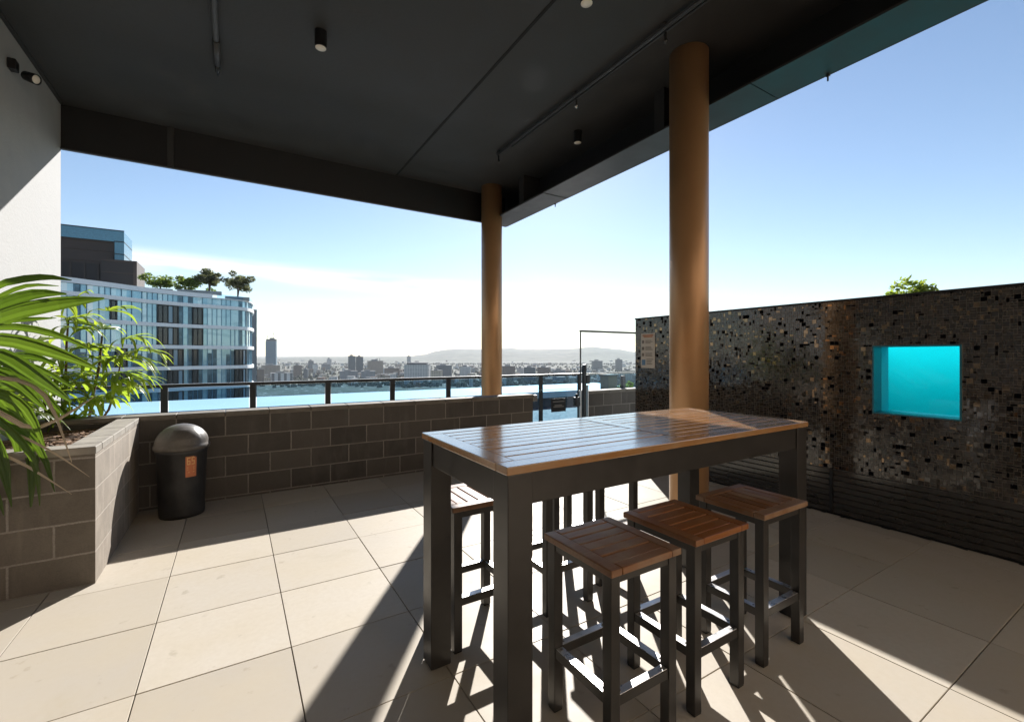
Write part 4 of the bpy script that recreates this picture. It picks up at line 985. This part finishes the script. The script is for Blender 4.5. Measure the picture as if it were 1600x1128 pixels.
for lab, px, yb, yt, jib in (('thin tower crane mast on the left of the blue tower top', 417.5, 532, 521, 9), ('thin luffing crane on the right of the blue tower top', 427, 528, 516, 15)):
    a, b = at(px, yb, 1502), at(px, yt, 1502); cr_ = thing('tower_crane', lab, 'crane', tuple(a), 'cranes on the blue tower')
    m = MB(); m.tube([a - Vector((0, 0, 3)), b], .55, 5); m.build('mast', M['blackmetal'], cr_); 
    m = MB(); m.tube([a + (b - a) * .4, a + (b - a) * .4 + Vector((jib * .5, 0, jib * 1.3))], .4, 5); m.build('jib', M['blackmetal'], cr_)
g_, W, Dp, hh = cobs['big white slab block with dark top left of the far column']
m = MB(); m.box(-W * .4, W * .42, 2, Dp - 2, hh + .95, hh + 5.2); m.build('plant_level', M['roof_dark'], g_, origin=(0, 0, 0))
g_, W, Dp, hh = cobs['brown brick block with roof masts right of the twin towers']
m = MB()
for q in (.05, .14, .3): m.box(W * q - .8, W * q + .8, Dp * .4, Dp * .5, hh + 1, hh + 9)
m.build('roof_mast', M['roof_dark'], g_, origin=(0, 0, 0))
# the many small ones further out
kinds = [('white', 'pale little building in the hazy far suburbs'), ('cream', 'cream little building in the hazy far suburbs'), ('tan', 'tan little building in the hazy far suburbs'), ('grey', 'grey little building in the hazy far suburbs'), ('brown', 'dark brown little building in the hazy far suburbs')]
for i in range(280):
    px = rc.uniform(398, 1000); u = rc.random(); y = 596 - 36 * u ** .85
    d = F * (H - GZ - rc.uniform(6, 16)) / max(y - HY, 3.2); d = min(d, 9000)
    if d > 4200 and rc.random() < .3: continue
    wpx = rc.uniform(3.5, 11) * (1.25 - .75 * u); mt, lab = rc.choices(kinds, (5, 3, 2, 2, 2))[0]
    city(lab, px - wpx / 2, px + wpx / 2, y - rc.uniform(0, 2.5) * (1 - u), d, mt, 'building', lab.replace(' in the', 's in the'), 'suburb_building', rc.choice([M['roofgrey'], M['rooftile'], M['roofgrey']]), 0, depthf=.9)

# tree cover between the houses (reads as one mass)
rt = random.Random(9); m = MB()
for i in range(2800):
    px = rt.uniform(385, 1010); u = rt.random(); y = 600 - 42 * u; d = F * (H - GZ - rt.uniform(3, 9)) / max(y - HY, 4); d = min(d, 3600)
    c = at(px, y, d); r = rt.uniform(3, 7); n = 6; zc = GZ + r * .7
    top = m.b.verts.new((c.x, c.y, GZ + r * 1.5)); r1, r2 = [], []
    for k in range(n):
        a = 6.283 * k / n + rt.random(); r1.append(m.b.verts.new((c.x + r * .7 * math.cos(a) * rt.uniform(.7, 1.2), c.y + r * .7 * math.sin(a), GZ + r * rt.uniform(1, 1.4)))); r2.append(m.b.verts.new((c.x + r * math.cos(a) * rt.uniform(.7, 1.3), c.y + r * math.sin(a), GZ - 1)))
    for k in range(n):
        m.b.faces.new([top, r1[k], r1[(k + 1) % n]]); m.b.faces.new([r1[k], r2[k], r2[(k + 1) % n], r1[(k + 1) % n]])
t = NT('far_tree_cover'); c_ = t.mix(t.island(), (.045, .055, .038), (.10, .105, .075)); M['fartree'] = t.done(t.bsdf(c_, .9, 0, None, .1))
prop(m.build('tree_cover', M['fartree'], fix=False), 'dark tree cover between the houses of the far suburbs', 'trees', kind='stuff')

# terrain to the horizon
t = NT('city_ground'); p = t.pos(); n1 = t.noise(p, .004, 6, .65); n2 = t.noise(p, .03, 4, .7)
c = t.mix(t.rng(n1, .35, .65), (.05, .062, .04), (.16, .155, .14)); c = t.mix(t.rng(n2, .5, .62), c, (.05, .062, .035)); c = t.mix(t.rng(t.noise(p, .055, 3), .62, .68), c, (.5, .48, .45))
gm = t.done(t.bsdf(c, .95, 0, None, .1))
m = MB(); S = 30000; m.poly([(-S, -S, GZ), (S, -S, GZ), (S, S, GZ), (-S, S, GZ)]); structure(m.build('ground', gm))
t = NT('hill_bush'); p = t.pos(); n1 = t.noise(p, .006, 6, .65)
M['hill'] = t.done(t.bsdf(t.mix(t.rng(n1, .35, .68), (.03, .04, .022), (.11, .11, .075)), .95, 0, None, .1))
prof = [(340, 560), (420, 559), (480, 557.5), (560, 557.5), (610, 557), (640, 556.3), (662, 554), (680, 549), (698, 546), (715, 545.2), (740, 545.6), (765, 546), (785, 544.3), (800, 543.8), (815, 545.6), (840, 546), (870, 545.4), (900, 544.6), (916, 542.8), (926, 541.6), (940, 543.6), (965, 545.6), (990, 549.5), (1030, 553), (1090, 556), (1200, 558), (1400, 559)]
def ridge(px):
    for (a, ya), (b, yb) in zip(prof, prof[1:]):
        if a <= px <= b: f = (px - a) / (b - a); f = f * f * (3 - 2 * f); return ya + (yb - ya) * f
    return 560
m = MB(); rows = []; D0, D1, NR, NC = 5200, 8600, 16, 150
for j in range(NR + 1):
    d = D0 + (D1 - D0) * j / NR; row = []; f = j / NR; fs = f * f * (3 - 2 * f)
    for i in range(NC + 1):
        px = 340 + 1060 * i / NC; c = at(px, HY, d); zr = H - (ridge(px) - HY) * D1 / F
        z = GZ + (zr - GZ) * fs + (noise.noise(Vector((c.x * .0016, c.y * .0016, 0))) * 34 + noise.noise(Vector((c.x * .006, c.y * .006, 3))) * 12) * math.sin(math.pi * f) * max(0, (zr - GZ) / 220) - (3 if j == 0 else 0)
        row.append(m.b.verts.new((c.x, c.y, z)))
    rows.append(row)
for a, b in zip(rows, rows[1:]):
    for i in range(NC): f_ = m.b.faces.new([a[i], a[i + 1], b[i + 1], b[i]]); f_.smooth = True
last = rows[-1]; low = [m.b.verts.new((v.co.x * 1.12, v.co.y * 1.12, GZ - 1)) for v in last]
for i in range(NC): m.b.faces.new([last[i], last[i + 1], low[i + 1], low[i]])
structure(m.build('hills', M['hill']))

# air between here and the hills
t = NT('haze_air'); vp = t.n('ShaderNodeVolumePrincipled'); vp.inputs['Color'].default_value = (.90, .94, 1, 1); vp.inputs['Density'].default_value = 4.6e-5; vp.inputs['Anisotropy'].default_value = .2
t.t.links.new(vp.outputs[0], t.out.inputs['Volume'])
m = MB(); m.box(-11500, 11500, -3000, 12500, GZ - 3, 185); prop(m.build('haze', t.m), 'thin pale haze lying over the whole city', 'haze', kind='stuff')

for o in bpy.data.objects:
    if '_o' in o: del o['_o']
